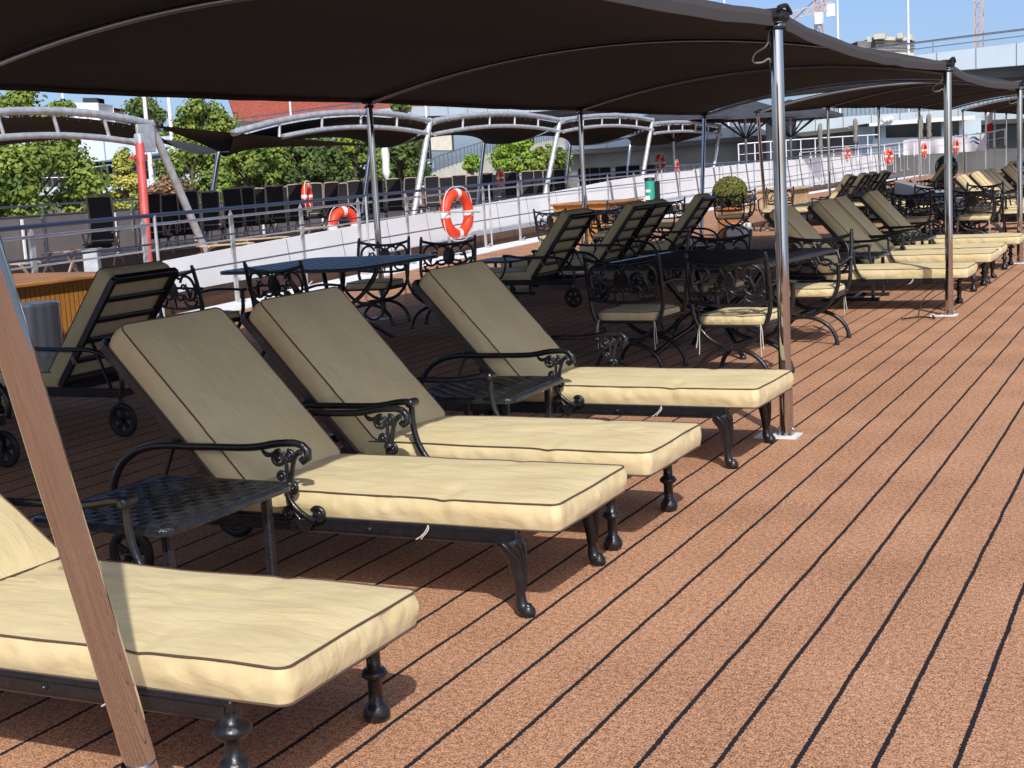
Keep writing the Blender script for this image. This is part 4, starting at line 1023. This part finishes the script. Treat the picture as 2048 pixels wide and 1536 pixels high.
for k, (a, b_, c) in enumerate(tr):
    A, B, Cc = img_x(a[1], a[0], TX), img_x(b_[1], b_[0], TX), img_x(c[1], c[0], TX)
    t = empty('pergola', names[k], 'pergola', (TX, A.y, .1), 0, GP)
    L_ = B.y - A.y; um = (Cc.y - A.y) / L_
    zm = Cc.z; za, zb = A.z, B.z
    hgt = (zm - (za + (zb - za) * um)) / max(.2, 4 * um * (1 - um))
    def top(u): return za + (zb - za) * u + 4 * hgt * u * (1 - u)
    g = MB(); g.tube([(TX, A.y + L_ * i / 24, top(i / 24)) for i in range(25)], .072, 10); g.build('upper_chord', 'galv', t, True)
    cd_ = .42 if k == 0 else .35
    g = MB(); g.tube([(TX, A.y + L_ * i / 24, top(i / 24) - cd_) for i in range(5 if k == 1 else 0, 25)], .060, 10); g.build('lower_chord', 'galv', t, True)
    n_ = 5
    for i in range(1, n_):
        g = MB(); u = i / n_; y = A.y + L_ * u; g.tube([(TX, y, top(u)), (TX, y + (.12 if k == 0 else -.05), top(u) - cd_)], .034, 8); g.build('web_strut', 'galv', t, True)
    F = img_x(foot[k][1], foot[k][0], TX); dv = (F - B).normalized(); fb = B + dv * ((B.z - .1) / -dv.z)
    g = MB(); g.tube([B + Vector((0, 0, .04)), fb], .080, 10); g.build('leaning_post', 'galv', t, True)
    if k == 0:
        g = MB(); g.box((TX + .1, B.y - .28, B.z - .28), (.05, .50, .52), None, .01); g.build('gusset_plate', 'galv', t, True)
    # rear corner posts
    Rr = img_x(rear[k + 1][1], rear[k + 1][0], -24.6); 
    g = MB(); g.tube([Rr, (Rr.x, Rr.y - 1.0, .1)], .075, 10); g.build('rear_post', 'brushed', t, True)
    RL = img_x(rear[k][1], rear[k][0], -24.6)
    g = MB(); rows = []
    for i in range(17):
        u = i / 16; row = []
        p0 = Vector((TX, A.y + L_ * u, top(u) - .10)); p1 = RL.lerp(Rr, u); p1 = p1 + Vector((.9 * 4 * u * (1 - u), 0, 0.28 * 4 * u * (1 - u)))
        for j in range(11):
            v = j / 10; q = p0.lerp(p1, v); q.z -= .25 * 4 * v * (1 - v) * (1 - .5 * 4 * u * (1 - u)); row.append(tuple(q))
        rows.append(row)
    g.grid(rows, True); g.build('shade_sail', 'canopy', t, True)
    if k == 1:                      # gap sail between the two trusses, three corners with hollow edges
        c0, c1, c2 = img_x(250, 306, TX + .15), img_x(290, 752, TX + .25), img_x(303, 437, -24.4); g = MB(); rows = []
        for i in range(15):
            u = i / 14; row = []
            for j in range(9):
                v = j / 8; q = c0.lerp(c1, u).lerp(c0.lerp(c2, u), v); ctr = (c0 + c1 + c2) / 3; h_ = 4 * u * (1 - u) * (1 - v) * .03 + v * 4 * u * (1 - u) * .04 + u * 4 * v * (1 - v) * .30
                q = q.lerp(ctr, h_); row.append(tuple(q))
            rows.append(row)
        g.grid(rows, True); g.build('corner_sail', 'canopy', t, True)
    g = MB()
    for i in range(1, 22):
        u = i / 22; y = A.y + L_ * u; p1 = Vector((TX - .16, y, top(u) - .13))
        g.tube([(TX, y, top(u) + .07), (TX - .08, y, top(u) + .02), p1], .008, 4)
    g.build('lacing', 'cord', t, True)
B0 = img_x(247, 300, TX)
t = empty('red_column', 'faded red steel column standing beside the leaning silver truss post', 'column', (TX + .45, 22.0, .1))
Ra, Rb = img_x(285, 279, TX + .3), img_x(530, 297, TX + .9)
g = MB(); g.tube([Ra, Rb + (Rb - Ra) * .02], .082, 14); g.build('shaft', 'redpost', t, True)
g = MB(); g.tube([Ra - Vector((0, 0, .22)), Ra - Vector((0, 0, .32))], .125, 14); g.box(tuple(Ra - Vector((0, .22, .27))), (.05, .16, .05)); g.build('clamp', 'redpost', t, True)
g = MB(); g.box(tuple(Ra + Vector((0, 0, .06))), (.16, .16, .22), None, .03); g.build('head', 'galv', t, True)

# ------------------------------------------------------------------ quay, walls and road bridge behind
sheet('quay', [(-28.6, -60), (-28.6, 400), (-400, 400), (-400, -60)], -1.4, 'quay')
q = MB(); q.box((-28.5, 160, -3.2), (.4, 500, 3.6)); struct(q.build('quay_wall', 'concrete'))
def band(name, mt, parent, pts, th, world=True):
    """vertical slab through surveyed points (px, py_top, py_bottom, depth), given a real thickness away from us"""
    g = MB(); T_ = [at(a, b_, d) for a, b_, c, d in pts]; Bt = [at(a, c, d) for a, b_, c, d in pts]
    Bt = [Vector((p.x, p.y, q_.z)) for p, q_ in zip(T_, Bt)]
    o = Vector((cz_.x, cz_.y, 0)).normalized() * th
    g.grid([[tuple(p) for p in Bt], [tuple(p) for p in T_], [tuple(p + o) for p in T_], [tuple(p + o) for p in Bt], [tuple(p) for p in Bt]], False)
    return g.build(name, mt, parent, world)
def rail_line(name, parent, pts, h, step, mt='brushed', r=.05, loops=False, bar=None):
    """handrail with uprights standing along surveyed points (px, py, depth)"""
    P_ = [at(*p) for p in pts]; g = MB(); g.tube([p + Vector((0, 0, h)) for p in P_], r, 6); g.tube([p + Vector((0, 0, h * .5)) for p in P_], r * .45, 5)
    L_ = [0]
    for i in range(1, len(P_)): L_.append(L_[-1] + (P_[i] - P_[i - 1]).length)
    n_ = max(2, int(L_[-1] / step))
    for k in range(n_ + 1):
        d = L_[-1] * k / n_; i = max(j for j in range(len(P_) - 1) if L_[j] <= d + 1e-6)
        p = P_[i].lerp(P_[i + 1], (d - L_[i]) / (L_[i + 1] - L_[i])); g.bar(p, p + Vector((0, 0, h)), bar or r, bar or r)
    return g.build(name, mt, parent, True)
def seams(name, parent, pts, step, w_=.06, mt='joint', off=.03):
    T_ = [at(a, b_, d) for a, b_, c, d in pts]; Bt = [at(a, c, d) for a, b_, c, d in pts]; g = MB()
    L_ = [0]
    for i in range(1, len(T_)): L_.append(L_[-1] + (T_[i] - T_[i - 1]).length)
    n_ = int(L_[-1] / step); o = Vector((cz_.x, cz_.y, 0)).normalized() * -off
    for k in range(1, n_):
        d = L_[-1] * k / n_; i = max(j for j in range(len(T_) - 1) if L_[j] <= d + 1e-6); u = (d - L_[i]) / (L_[i + 1] - L_[i])
        p = T_[i].lerp(T_[i + 1], u); q_ = Bt[i].lerp(Bt[i + 1], u); g.bar(Vector((p.x, p.y, q_.z)) + o, p + o, w_, .02)
    return g.build(name, mt, parent, True)
t = empty('road_bridge', 'high road bridge with pale blue panelled parapet crossing behind the awnings', 'bridge', tuple(at(1500, 200, 118).xy) + (0,))
up = [(2300, 66, 110, 108), (2048, 84, 129, 112), (1880, 104, 142, 116), (1690, 128, 158, 121), (1480, 158, 184, 128), (1240, 190, 208, 138), (1000, 211, 229, 150), (800, 213, 232, 162), (560, 243, 262, 178), (440, 258, 276, 188)]
band('parapet', 'parapet', t, up, 2.0); seams('panel_joints', t, up, 3.2, .07)
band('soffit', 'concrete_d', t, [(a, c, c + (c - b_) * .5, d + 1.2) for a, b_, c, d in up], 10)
rail_line('handrail', t, [(a, b_, d + .4) for a, b_, c, d in up], 1.0, 4.0, 'brushed', .10)
for px, py, d in [(1560, 190, 128), (1280, 215, 140), (1040, 235, 152), (700, 245, 172)]:
    p = at(px, py, d + 6); g = MB(); g.box((p.x, p.y, p.z / 2 - 3), (2.4, 2.4, p.z + 4), None, .2); g.build('pier', 'concrete', t, True)
t = empty('promenade_wall', 'grey concrete quay wall with pale blue coping band behind the neighbouring deck', 'wall', tuple(at(1400, 300, 140).xy) + (0,))
lo = [(2350, 178, 204, 120), (2048, 208, 236, 128), (1900, 219, 243, 132), (1700, 232, 253, 136), (1600, 243, 264, 138), (1430, 256, 277, 141), (1300, 266, 288, 144), (1200, 274, 296, 146), (1117, 279, 301, 148)]
band('coping', 'parapet', t, lo, 1.2); seams('panel_joints', t, lo, 2.6, .07)
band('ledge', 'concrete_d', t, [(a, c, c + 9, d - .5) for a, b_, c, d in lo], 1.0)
band('wall', 'concrete', t, [(a, c + 9, c + 140, d + 1.2) for a, b_, c, d in lo] + [(1000, 320, 430, 151), (860, 345, 440, 154)], 1.5)
rail_line('picket_fence', t, [(a, b_, d + .3) for a, b_, c, d in lo], 1.75, .42, 'brushed', .05, bar=.09)
band('dark_underpass', 'blk', t, [(1480, 286, 330, 142.5), (1320, 297, 340, 145)], .3) if False else None
t = empty('curved_ramp', 'pale curved ramp with textured balustrade rising behind the black deck chairs', 'ramp', tuple(at(950, 380, 95).xy) + (0,))
rp = [(780, 420, 462, 92), (830, 398, 444, 94), (880, 378, 428, 96), (920, 365, 408, 98), (965, 354, 388, 101), (1010, 340, 372, 104), (1060, 318, 350, 108), (1110, 300, 330, 112), (1130, 292, 322, 114)]
band('wall', 'parapet', t, rp, 3.0); seams('panel_joints', t, rp, 2.2, .05)
rp2 = [(780, 388, 420, 92.3), (830, 362, 398, 94.3), (880, 338, 378, 96.3), (930, 321, 363, 98.3), (980, 305, 350, 101.3), (1040, 292, 327, 106.3), (1100, 280, 304, 111.3), (1130, 272, 293, 114.3)]
band('balustrade', 'render', t, rp2, .25)
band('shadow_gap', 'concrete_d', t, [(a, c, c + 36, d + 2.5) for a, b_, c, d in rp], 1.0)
rail_line('bars', t, [(a, b_, d - .1) for a, b_, c, d in rp2], .9, .45, 'brushed', .03, bar=.05)

# terminal building behind the trees
t = empty('terrace_building', 'low grey building with pale fascia, dark glazing and balustrade behind the maple trees', 'building', tuple(at(300, 400, 84).xy) + (0,))
fa = [(-500, 262, 320, 82), (0, 268, 326, 83), (190, 278, 322, 84), (330, 272, 303, 86), (480, 262, 286, 90), (700, 255, 275, 98), (860, 250, 268, 104)]
band('fascia', 'parapet', t, fa, 6); seams('panel_joints', t, fa, 2.4, .05)
band('glazing', 'glass', t, [(a, c, c + 62, d + 4) for a, b_, c, d in fa], .5)
for k in range(12):
    p = at(60 + 62 * k, 330, 87.5 + k * .8); g = MB(); g.box((p.x, p.y, p.z - .6), (.5, .3, 5)); g.build('mullion', 'concrete', t, True)
fb_ = [(a, c + 50, c + 66, d - 1) for a, b_, c, d in fa]
band('terrace_edge', 'parapet', t, fb_, 5); rail_line('balustrade', t, [(a, b_, d) for a, b_, c, d in fb_], 1.1, .35, 'brushed', .05, bar=.07)
band('lower_wall', 'concrete', t, [(a, c, c + 170, d + .5) for a, b_, c, d in fb_], 1)
t = empty('red_roofed_building', 'cream building with long red tiled roof above the far trusses', 'building', tuple(at(640, 230, 230).xy) + (0,))
band('wall', 'render', t, [(440, 236, 300, 228), (900, 228, 300, 232)], 12)
g = MB(); a, b_ = at(470, 236, 226), at(1000, 226, 230); c, d = at(455, 190, 238), at(1000, 180, 242)
th_ = Vector((0, 0, -.5)); g.add([a, b_, d, c, a + th_, b_ + th_, d + th_, c + th_], [(0, 1, 2, 3), (4, 7, 6, 5), (0, 4, 5, 1), (2, 6, 7, 3), (1, 5, 6, 2), (0, 3, 7, 4)]); g.build('roof', 'roof_red', t, True)
t = empty('white_flat_building', 'small white flat roofed building showing left above the near truss', 'building', tuple(at(170, 215, 200).xy) + (0,))
band('wall', 'white', t, [(147, 205, 260, 200), (196, 205, 260, 200)], 8); band('roof_house', 'glass', t, [(165, 195, 205, 203), (193, 195, 205, 203)], 4)
t = empty('orange_roofed_house', 'low house with orange roof right of the white flat building', 'building', tuple(at(207, 215, 220).xy) + (0,))
band('wall', 'render', t, [(196, 219, 260, 220), (222, 219, 260, 220)], 8); band('roof', 'roof_red', t, [(195, 212, 219, 219), (222, 214, 219, 219)], 8.4)
t = empty('unfinished_building', 'unfinished concrete building on the skyline between two flagpoles', 'building', tuple(at(1775, 90, 330).xy) + (0,))
band('wall', 'concrete', t, [(1715, 82, 130, 330), (1750, 80, 130, 330)], 20); band('block', 'render', t, [(1752, 72, 130, 326), (1828, 74, 130, 326)], 22)
for px, py, ww in ((1739, 78, .8), (1760, 72, 2.6), (1801, 71, 1.2), (1823, 74, .7)): g = MB(); p = at(px, py, 325); g.box((p.x, p.y, p.z), (ww, 1.2, 1.2)); g.build('column_stub', 'render', t, True)
g = MB()
for k in range(4):
    p, q_ = at(1752, 80 + 5 * k, 325.8), at(1830, 82 + 5 * k, 325.8); g.bar(p, q_, .3, .25)
g.build('floor_edge', 'concrete_d', t, True)
def crane(label, px, py, d, h, jib=None):
    t = empty('tower_crane', label, 'crane', tuple(at(px, py, d).xy) + (0,), 0, 'orange tower cranes on the skyline')
    p = at(px, py, d); s_ = .75; g = MB()
    for sx in (-1, 1):
        for sy in (-1, 1): g.bar((p.x + sx * s_, p.y + sy * s_, 0), (p.x + sx * s_, p.y + sy * s_, h), .15, .15)
    z = 0; k = 0
    while z < h - 2:
        sg = 1 if k % 2 else -1
        for sy in (-1, 1):
            g.bar((p.x - sg * s_, p.y + sy * s_, z), (p.x + sg * s_, p.y + sy * s_, z + 1.9), .12, .12); g.bar((p.x + sy * s_, p.y - sg * s_, z), (p.x + sy * s_, p.y + sg * s_, z + 1.9), .12, .12)
            g.bar((p.x - s_, p.y + sy * s_, z), (p.x + s_, p.y + sy * s_, z), .1, .1)
        z += 1.9; k += 1
    g.build('mast', 'crane', t, True); return t, p
t, p = crane('orange tower crane with a jib and cab, left of the flagpoles', 1638, 60, 300, 42)
g = MB(); a, b_ = at(1520, 52, 296), at(1664, 17, 300)
for dz in (0, 1.5): g.bar(a + Vector((0, 0, dz)), b_ + Vector((0, 0, dz)), .18, .18)
for k in range(16):
    u, v = k / 16, (k + 1) / 16; g.bar(a.lerp(b_, u) + Vector((0, 0, 1.5 * (k % 2))), a.lerp(b_, v) + Vector((0, 0, 1.5 * ((k + 1) % 2))), .18, .18)
g.build('jib', 'crane', t, True)
g = MB(); q_ = at(1662, 20, 300); g.box((q_.x, q_.y, q_.z), (1.7, 1.2, 2.6)); g.build('counterweight', 'white', t, True)
g = MB(); q_ = at(1638, 36, 298); g.box((q_.x, q_.y, q_.z), (1.6, 1.4, 2.4)); g.build('cab', 'white', t, True)
g = MB(); g.tube([at(1588, 38, 297), at(1640, -10, 300)], .08, 5); g.tube([at(1655, 20, 300), at(1642, -10, 300)], .08, 5); g.build('stay_cable', 'blk', t, True)
t, p = crane('orange lattice crane mast alone at the top right, above the bridge', 1958, 60, 280, 52)
for px, py, ph, d, lb in [(1676, 78, -20, 140, 'thin white flagpole right of the crane with the jib'), (1817, 110, -20, 135, 'thin white flagpole crossing the unfinished building'), (298, 300, 186, 80, 'white lamp post above the leaning truss post on the left'),
        (347, 310, 186, 82, 'white lamp post just left of the bright maple crown'), (130, 240, 180, 120, 'short white mast left of the small white building'), (587, 300, 200, 150, 'white lamp post in front of the red roof'), (856, 290, 190, 150, 'white lamp post at the corner where two trusses meet'), (1449, 30, -20, 150, 'thin pole tip above the near awning corner')]:
    a, b_ = at(px, py, d), at(px, ph, d); t = empty('flagpole' if px in (1676, 1817, 1449) else 'lamp_post', lb, 'pole', (a.x, a.y, 0))
    g = MB(); g.tube([(a.x, a.y, -1.4), (a.x, a.y, b_.z * .6), (a.x, a.y, b_.z)], [.16, .13, .10], 8); g.build('shaft', 'white', t, True)
    g = MB(); g.lathe([(.22, -1.4), (.2, -1.1), (.16, -1.05)], (a.x, a.y, 0), 8); g.build('foot', 'galv', t, True)

# ------------------------------------------------------------------ trees
def tree(label, px, py, rx, ry, d, leaf, n, seed, conic=False, sq=1.0, group='maple trees on the quay', name='maple_tree', ls=.16):
    rnd = random.Random(seed); c = at(px, py, d); W = rx / 2840 * d; H = ry / 2840 * d
    t = empty(name, label, 'tree', (c.x, c.y, -1.4), 0, group)
    zb = c.z - H
    g = MB(); g.tube(smooth_path([(c.x, c.y, -1.4), (c.x + .1, c.y, (zb - 1.4) / 2), (c.x - .08, c.y, zb + H * .4), (c.x + .05, c.y, c.z + H * .4)], 4), [.02 * H + .13 - .007 * i for i in range(13)], 8)
    g.build('trunk', 'bark', t, True)
    g = MB(); tips = []
    for k in range(22):
        a = rnd.uniform(0, 2 * PI); u = rnd.uniform(-.75, .9); z0 = c.z + H * (u * .55 - .35); rr = W * math.sqrt(max(.05, 1 - u * u)) * rnd.uniform(.6, .92)
        if conic: rr *= (1 - (u + 1) * .42)
        e = Vector((c.x + rr * math.cos(a), c.y + rr * math.sin(a), c.z + H * u * .9)); s0 = Vector((c.x, c.y, z0))
        mid = s0.lerp(e, .5) + Vector((0, 0, .12 * H)); g.tube([s0, mid, e], [.05, .035, .015], 5); tips.append((e, rnd.uniform(.22, .40)))
    g.build('branches', 'bark', t, True)
    # leaf clumps: around limb tips and over an uneven shell
    cl = [(e, r_ * min(W, H)) for e, r_ in tips]
    for k in range(26):
        u = rnd.uniform(-.9, 1); a = rnd.uniform(0, 2 * PI); q_ = math.sqrt(1 - u * u); s_ = rnd.uniform(.55, .98)
        if conic: q_ *= (1 - (u + 1) * .42)
        cl.append((Vector((c.x + W * q_ * s_ * math.cos(a), c.y + W * q_ * s_ * math.sin(a), c.z + H * u * s_)), rnd.uniform(.12, .36) * min(W, H)))
    g = MB(); per = n // len(cl)
    for cc, r_ in cl:
        for i in range(per):
            u = rnd.uniform(-1, 1); a = rnd.uniform(0, 2 * PI); q_ = math.sqrt(1 - u * u); rr = r_ * rnd.uniform(.45, 1.08)
            p = cc + Vector((q_ * math.cos(a) * rr * 1.15, q_ * math.sin(a) * rr * 1.15, u * rr * .8))
            nn = Vector((q_ * math.cos(a) + rnd.uniform(-.7, .7), q_ * math.sin(a) + rnd.uniform(-.7, .7), u * .7 + .55 + rnd.uniform(-.5, .5))).normalized()
            uu = nn.orthogonal().normalized(); vv = nn.cross(uu); an = rnd.uniform(0, PI); x_ = uu * math.cos(an) + vv * math.sin(an); y_ = nn.cross(x_); s_ = ls * rnd.uniform(.6, 1.25)
            g.add([p - x_ * s_, p - y_ * s_ * .7 + nn * s_ * .15, p + x_ * s_, p + y_ * s_ * .7 - nn * s_ * .15], [(0, 1, 2, 3)])
    g.build('crown', leaf, t, True); return t
tree('large bright green maple at the left edge behind the grey windscreen', 70, 395, 128, 122, 50, 'leaf1', 14400, 1, ls=0.094)
tree('shaded dark maple cut off by the left edge, behind the bright maple', -60, 360, 120, 120, 56, 'leaf2', 8000, 2, ls=0.109)
tree('maple crown with orange tinted leaves showing above the near truss at the left', 55, 262, 125, 82, 72, 'leaf1', 10400, 3, ls=0.117)
tree('tall narrow yellow tree just left of the red column', 252, 380, 46, 82, 52, 'leaf3', 5440, 4, conic=True, group='small trees and shrubs on the quay', name='young_tree', ls=0.078)
tree('low rusty brown dry shrub right of the red column', 335, 402, 46, 46, 50, 'leaf4', 4160, 5, group='small trees and shrubs on the quay', name='dry_shrub', ls=0.070)
tree('low bush beside the windscreen, right of the bright maple', 195, 432, 34, 24, 47, 'leaf2', 1920, 6, group='small trees and shrubs on the quay', name='bush', ls=0.070)
tree('dark green rounded tree behind the leaning truss post', 320, 262, 108, 66, 92, 'leaf2', 8000, 7, ls=0.140)
tree('bright yellow green maple crown above the first sail, left of the red roof', 412, 272, 62, 74, 78, 'leaf1', 6720, 8, ls=0.117)
tree('maple behind the leaning truss post, left end of the round maple row', 385, 365, 74, 78, 58, 'leaf1', 8320, 9, ls=0.094)
tree('round maple above the black deck chairs, first right of the rear truss post', 495, 352, 86, 78, 60, 'leaf1', 9600, 10, ls=0.101)
tree('round darker maple in the middle of the maple row with visible trunk', 610, 342, 84, 76, 62, 'leaf2', 8960, 11, ls=0.101)
tree('round maple left of the thin white closed parasol', 712, 340, 78, 72, 64, 'leaf1', 8320, 12, ls=0.101)
tree('maple at the right end of the maple row beside the third pergola post', 800, 330, 62, 66, 68, 'leaf2', 7040, 13, ls=0.101)
tree('bright lime shrub in front of the maple row', 458, 398, 38, 28, 50, 'leaf5', 2560, 14, group='small trees and shrubs on the quay', name='lime_shrub', ls=0.070)
tree('airy young tree in front of the concrete wall right of the ramp', 1035, 312, 52, 44, 80, 'leaf5', 3200, 15, group='small trees and shrubs on the quay', name='young_tree', ls=0.101)
tree('bushy young tree at the foot of the concrete wall, beside the third truss post', 1098, 322, 50, 32, 78, 'leaf1', 3200, 16, group='small trees and shrubs on the quay', name='young_tree', ls=0.101)
tree('small lime bush in front of the curved ramp', 946, 328, 20, 18, 70, 'leaf5', 1120, 17, group='small trees and shrubs on the quay', name='lime_shrub', ls=0.078)
tree('thin treetop beside the top of the first inner awning pole', 800, 216, 22, 14, 150, 'leaf2', 800, 18, group='small trees and shrubs on the quay', name='treetop', ls=0.195)

# ------------------------------------------------------------------ parasols, kiosk, banner, flag on the far quay side
def closed_parasol(label, px, py0, py1, d, mt='taupe'):
    a, b_ = at(px, py1, d), at(px, py0, d); H = b_.z - a.z; t = empty('closed_parasol', label, 'parasol', (a.x, a.y, a.z - 2), 0, 'closed parasols')
    g = MB(); g.tube([(a.x, a.y, -1.0), (a.x, a.y, b_.z + .05)], .035, 6); g.build('pole', 'galv', t, True)
    g = MB(); prof = [(.07, -.1 * H), (.15, .02 * H), (.17, .12 * H), (.13, .22 * H), (.15, .4 * H), (.17, .7 * H), (.12, .93 * H), (.0, H)]
    vs = []
    g.lathe(prof, (a.x, a.y, a.z), 12)
    g.v = [(x + .03 * math.sin(z * 9 + y * 20), y, z) for x, y, z in g.v]
    g.build('folded_cloth', mt, t, True)
closed_parasol('grey closed parasol left of the third thin awning pole', 1641, 245, 300, 95)
closed_parasol('grey closed parasol in front of the wall, left of the white kiosk', 1711, 236, 283, 95)
closed_parasol('left one of two taupe closed parasols in front of the kiosk window', 1841, 228, 274, 90)
closed_parasol('right one of two taupe closed parasols in front of the kiosk window', 1858, 226, 274, 90)
closed_parasol('thin white closed parasol in front of the maple row', 773, 288, 352, 60, 'white_pl')
def big_parasol(label, px, py, d, W, H=.75):
    a = at(px, py, d); t = empty('open_parasol', label, 'parasol', (a.x, a.y, .1), 0, 'slate open parasols beyond the near awning')
    g = MB(); n_ = 8; V = [(a.x, a.y, a.z + H)] + [(a.x + W * math.cos(2 * PI * k / n_), a.y + W * math.sin(2 * PI * k / n_), a.z) for k in range(n_)]
    V += [(a.x, a.y, a.z + H - .05)] + [(a.x + W * math.cos(2 * PI * k / n_), a.y + W * math.sin(2 * PI * k / n_), a.z - .12) for k in range(n_)]
    g.add(V, [(0, 1 + k, 1 + (k + 1) % n_) for k in range(n_)] + [(9, 10 + (k + 1) % n_, 10 + k) for k in range(n_)] + [(1 + k, 10 + k, 10 + (k + 1) % n_, 1 + (k + 1) % n_) for k in range(n_)]); g.build('cloth', 'navy', t, True)
    g = MB(); g.tube([(a.x, a.y, .1), (a.x, a.y, a.z + H)], .055, 8); g.build('pole', 'galv', t, True)
    g = MB()
    for k in range(n_):
        an = 2 * PI * k / n_; g.bar((a.x, a.y, a.z - .9), (a.x + W * .6 * math.cos(an), a.y + W * .6 * math.sin(an), a.z + .10), .05, .05)
    g.build('rib', 'iron', t, True)
big_parasol('slate open parasol left of the blue end pole, its edge tucked behind the near awning', 1345, 238, 58, 2.3, .45)
big_parasol('slate open parasol with splayed black ribs right of the blue end pole', 1490, 234, 60, 2.4, .8)
big_parasol('slate open parasol half hidden behind the first upright pole', 1580, 234, 64, 2.4, .8)
t = empty('kiosk', 'white flat roofed kiosk with dark windows left of the second pole', 'kiosk', tuple(at(1850, 270, 118).xy) + (0,))
band('wall', 'parapet', t, [(1745, 250, 310, 118), (1962, 236, 300, 114)], 5)
band('roof', 'white', t, [(1738, 246, 252, 116), (1800, 240, 248, 115), (1950, 230, 238, 112)], 7)
band('window', 'glass', t, [(1772, 252, 275, 117.4), (1882, 244, 272, 115.4)], .1); band('door', 'glass', t, [(1905, 243, 275, 115), (1918, 242, 275, 114.8)], .1); band('side_door', 'glass', t, [(1750, 254, 275, 117.8), (1760, 253, 275, 117.6)], .1)
g = MB(); p = at(1770, 240, 115)
for k in range(3):
    q_ = at(1768 + 7 * k, 240 - k * 2, 115); g.lathe([(.0, -.28), (.28, 0), (0, .28)], tuple(q_), 8)
g.build('roof_lettering', 'white_pl', t, True)
t = empty('wave_banner', 'white cloth banner with two blue waves hung on the far railing', 'banner', tuple(at(1930, 285, 70).xy) + (0,))
g = MB(); rows = []
for i in range(30):
    px = 1806 + (1972 - 1806) * i / 29; d = 72 - i * .12
    a = at(px, 281 - 12 * (i / 29) - 3 * math.sin(i * .5), d); b_ = at(px, 310 - 9 * i / 29, d)
    rows.append([(a.x, a.y + .12 * math.sin(i * .9), a.z), (a.x, a.y + .12 * math.sin(i * .9 + 1), (a.z + b_.z) / 2), (a.x, a.y + .1 * math.sin(i * .8), b_.z)])
g.grid(rows, True); g.grid([[(x + .01, y + .03, z) for x, y, z in r_] for r_ in rows], True, flip=True); g.build('cloth', 'white_tarp', t, True)
g = MB()
for k, py in enumerate((277, 285)):
    p_ = [at(1940 + 2.4 * i, py + 3.2 * math.sin(i * .62) * -1 - .12 * i, 67.6) for i in range(10)]; g.tube(p_, [.02, .06, .09, .1, .1, .1, .09, .08, .05, .02], 6, sy=.5)
g.build('wave_print', 'blue_logo', t, True)
g = MB(); a, b_ = at(1806, 300, 72.4), at(1975, 285, 68.8)
for k in range(9): q_ = a.lerp(b_, k / 8); g.bar((q_.x, q_.y + .3, .1), (q_.x, q_.y + .3, q_.z + .55), .05, .05)
g.build('railing_post', 'brushed', t, True)
t = empty('flag', 'small white and red flag hanging from a pole right of the kiosk', 'flag', tuple(at(1980, 250, 66).xy) + (0,))
g = MB(); a, b_ = at(1984, 215, 66), at(1980, 262, 66); g.tube([(a.x + .12, a.y, .1), (a.x + .12, a.y, a.z + .5)], .03, 6); g.build('pole', 'galv', t, True)
for nm, z0, z1, m_ in (('white_half', .42, 1.0, 'flag_w'), ('red_half', 0, .42, 'flag_r')):
    g = MB(); rows = []
    for i in range(7):
        u = i / 6; rows.append([(a.x - .28 * u + .05 * math.sin(6 * u + v), a.y + .06 * math.sin(8 * u), b_.z + (a.z - b_.z) * v - .2 * u) for v in (z0, (z0 + z1) / 2, z1)])
    g.grid(rows, True); g.grid([[(x, y + .008, z) for x, y, z in r_] for r_ in rows], True, flip=True); g.build(nm, m_, t, True)
t = empty('far_deck_railing', 'white railing with closely spaced bars on the neighbouring deck in front of the wall', 'railing', tuple(at(1600, 300, 95).xy) + (0,))
rail_line('rail', t, [(1478, 330, 92), (1560, 322, 95), (1680, 312, 100), (1760, 306, 104)], 1.35, 1.6, 'white', .05, bar=.06)
rail_line('rail', t, [(2010, 290, 62), (1975, 296, 64), (1760, 318, 72), (1600, 330, 80)], .7, 1.2, 'white', .03, bar=.05)
print('objects', len(bpy.data.objects))
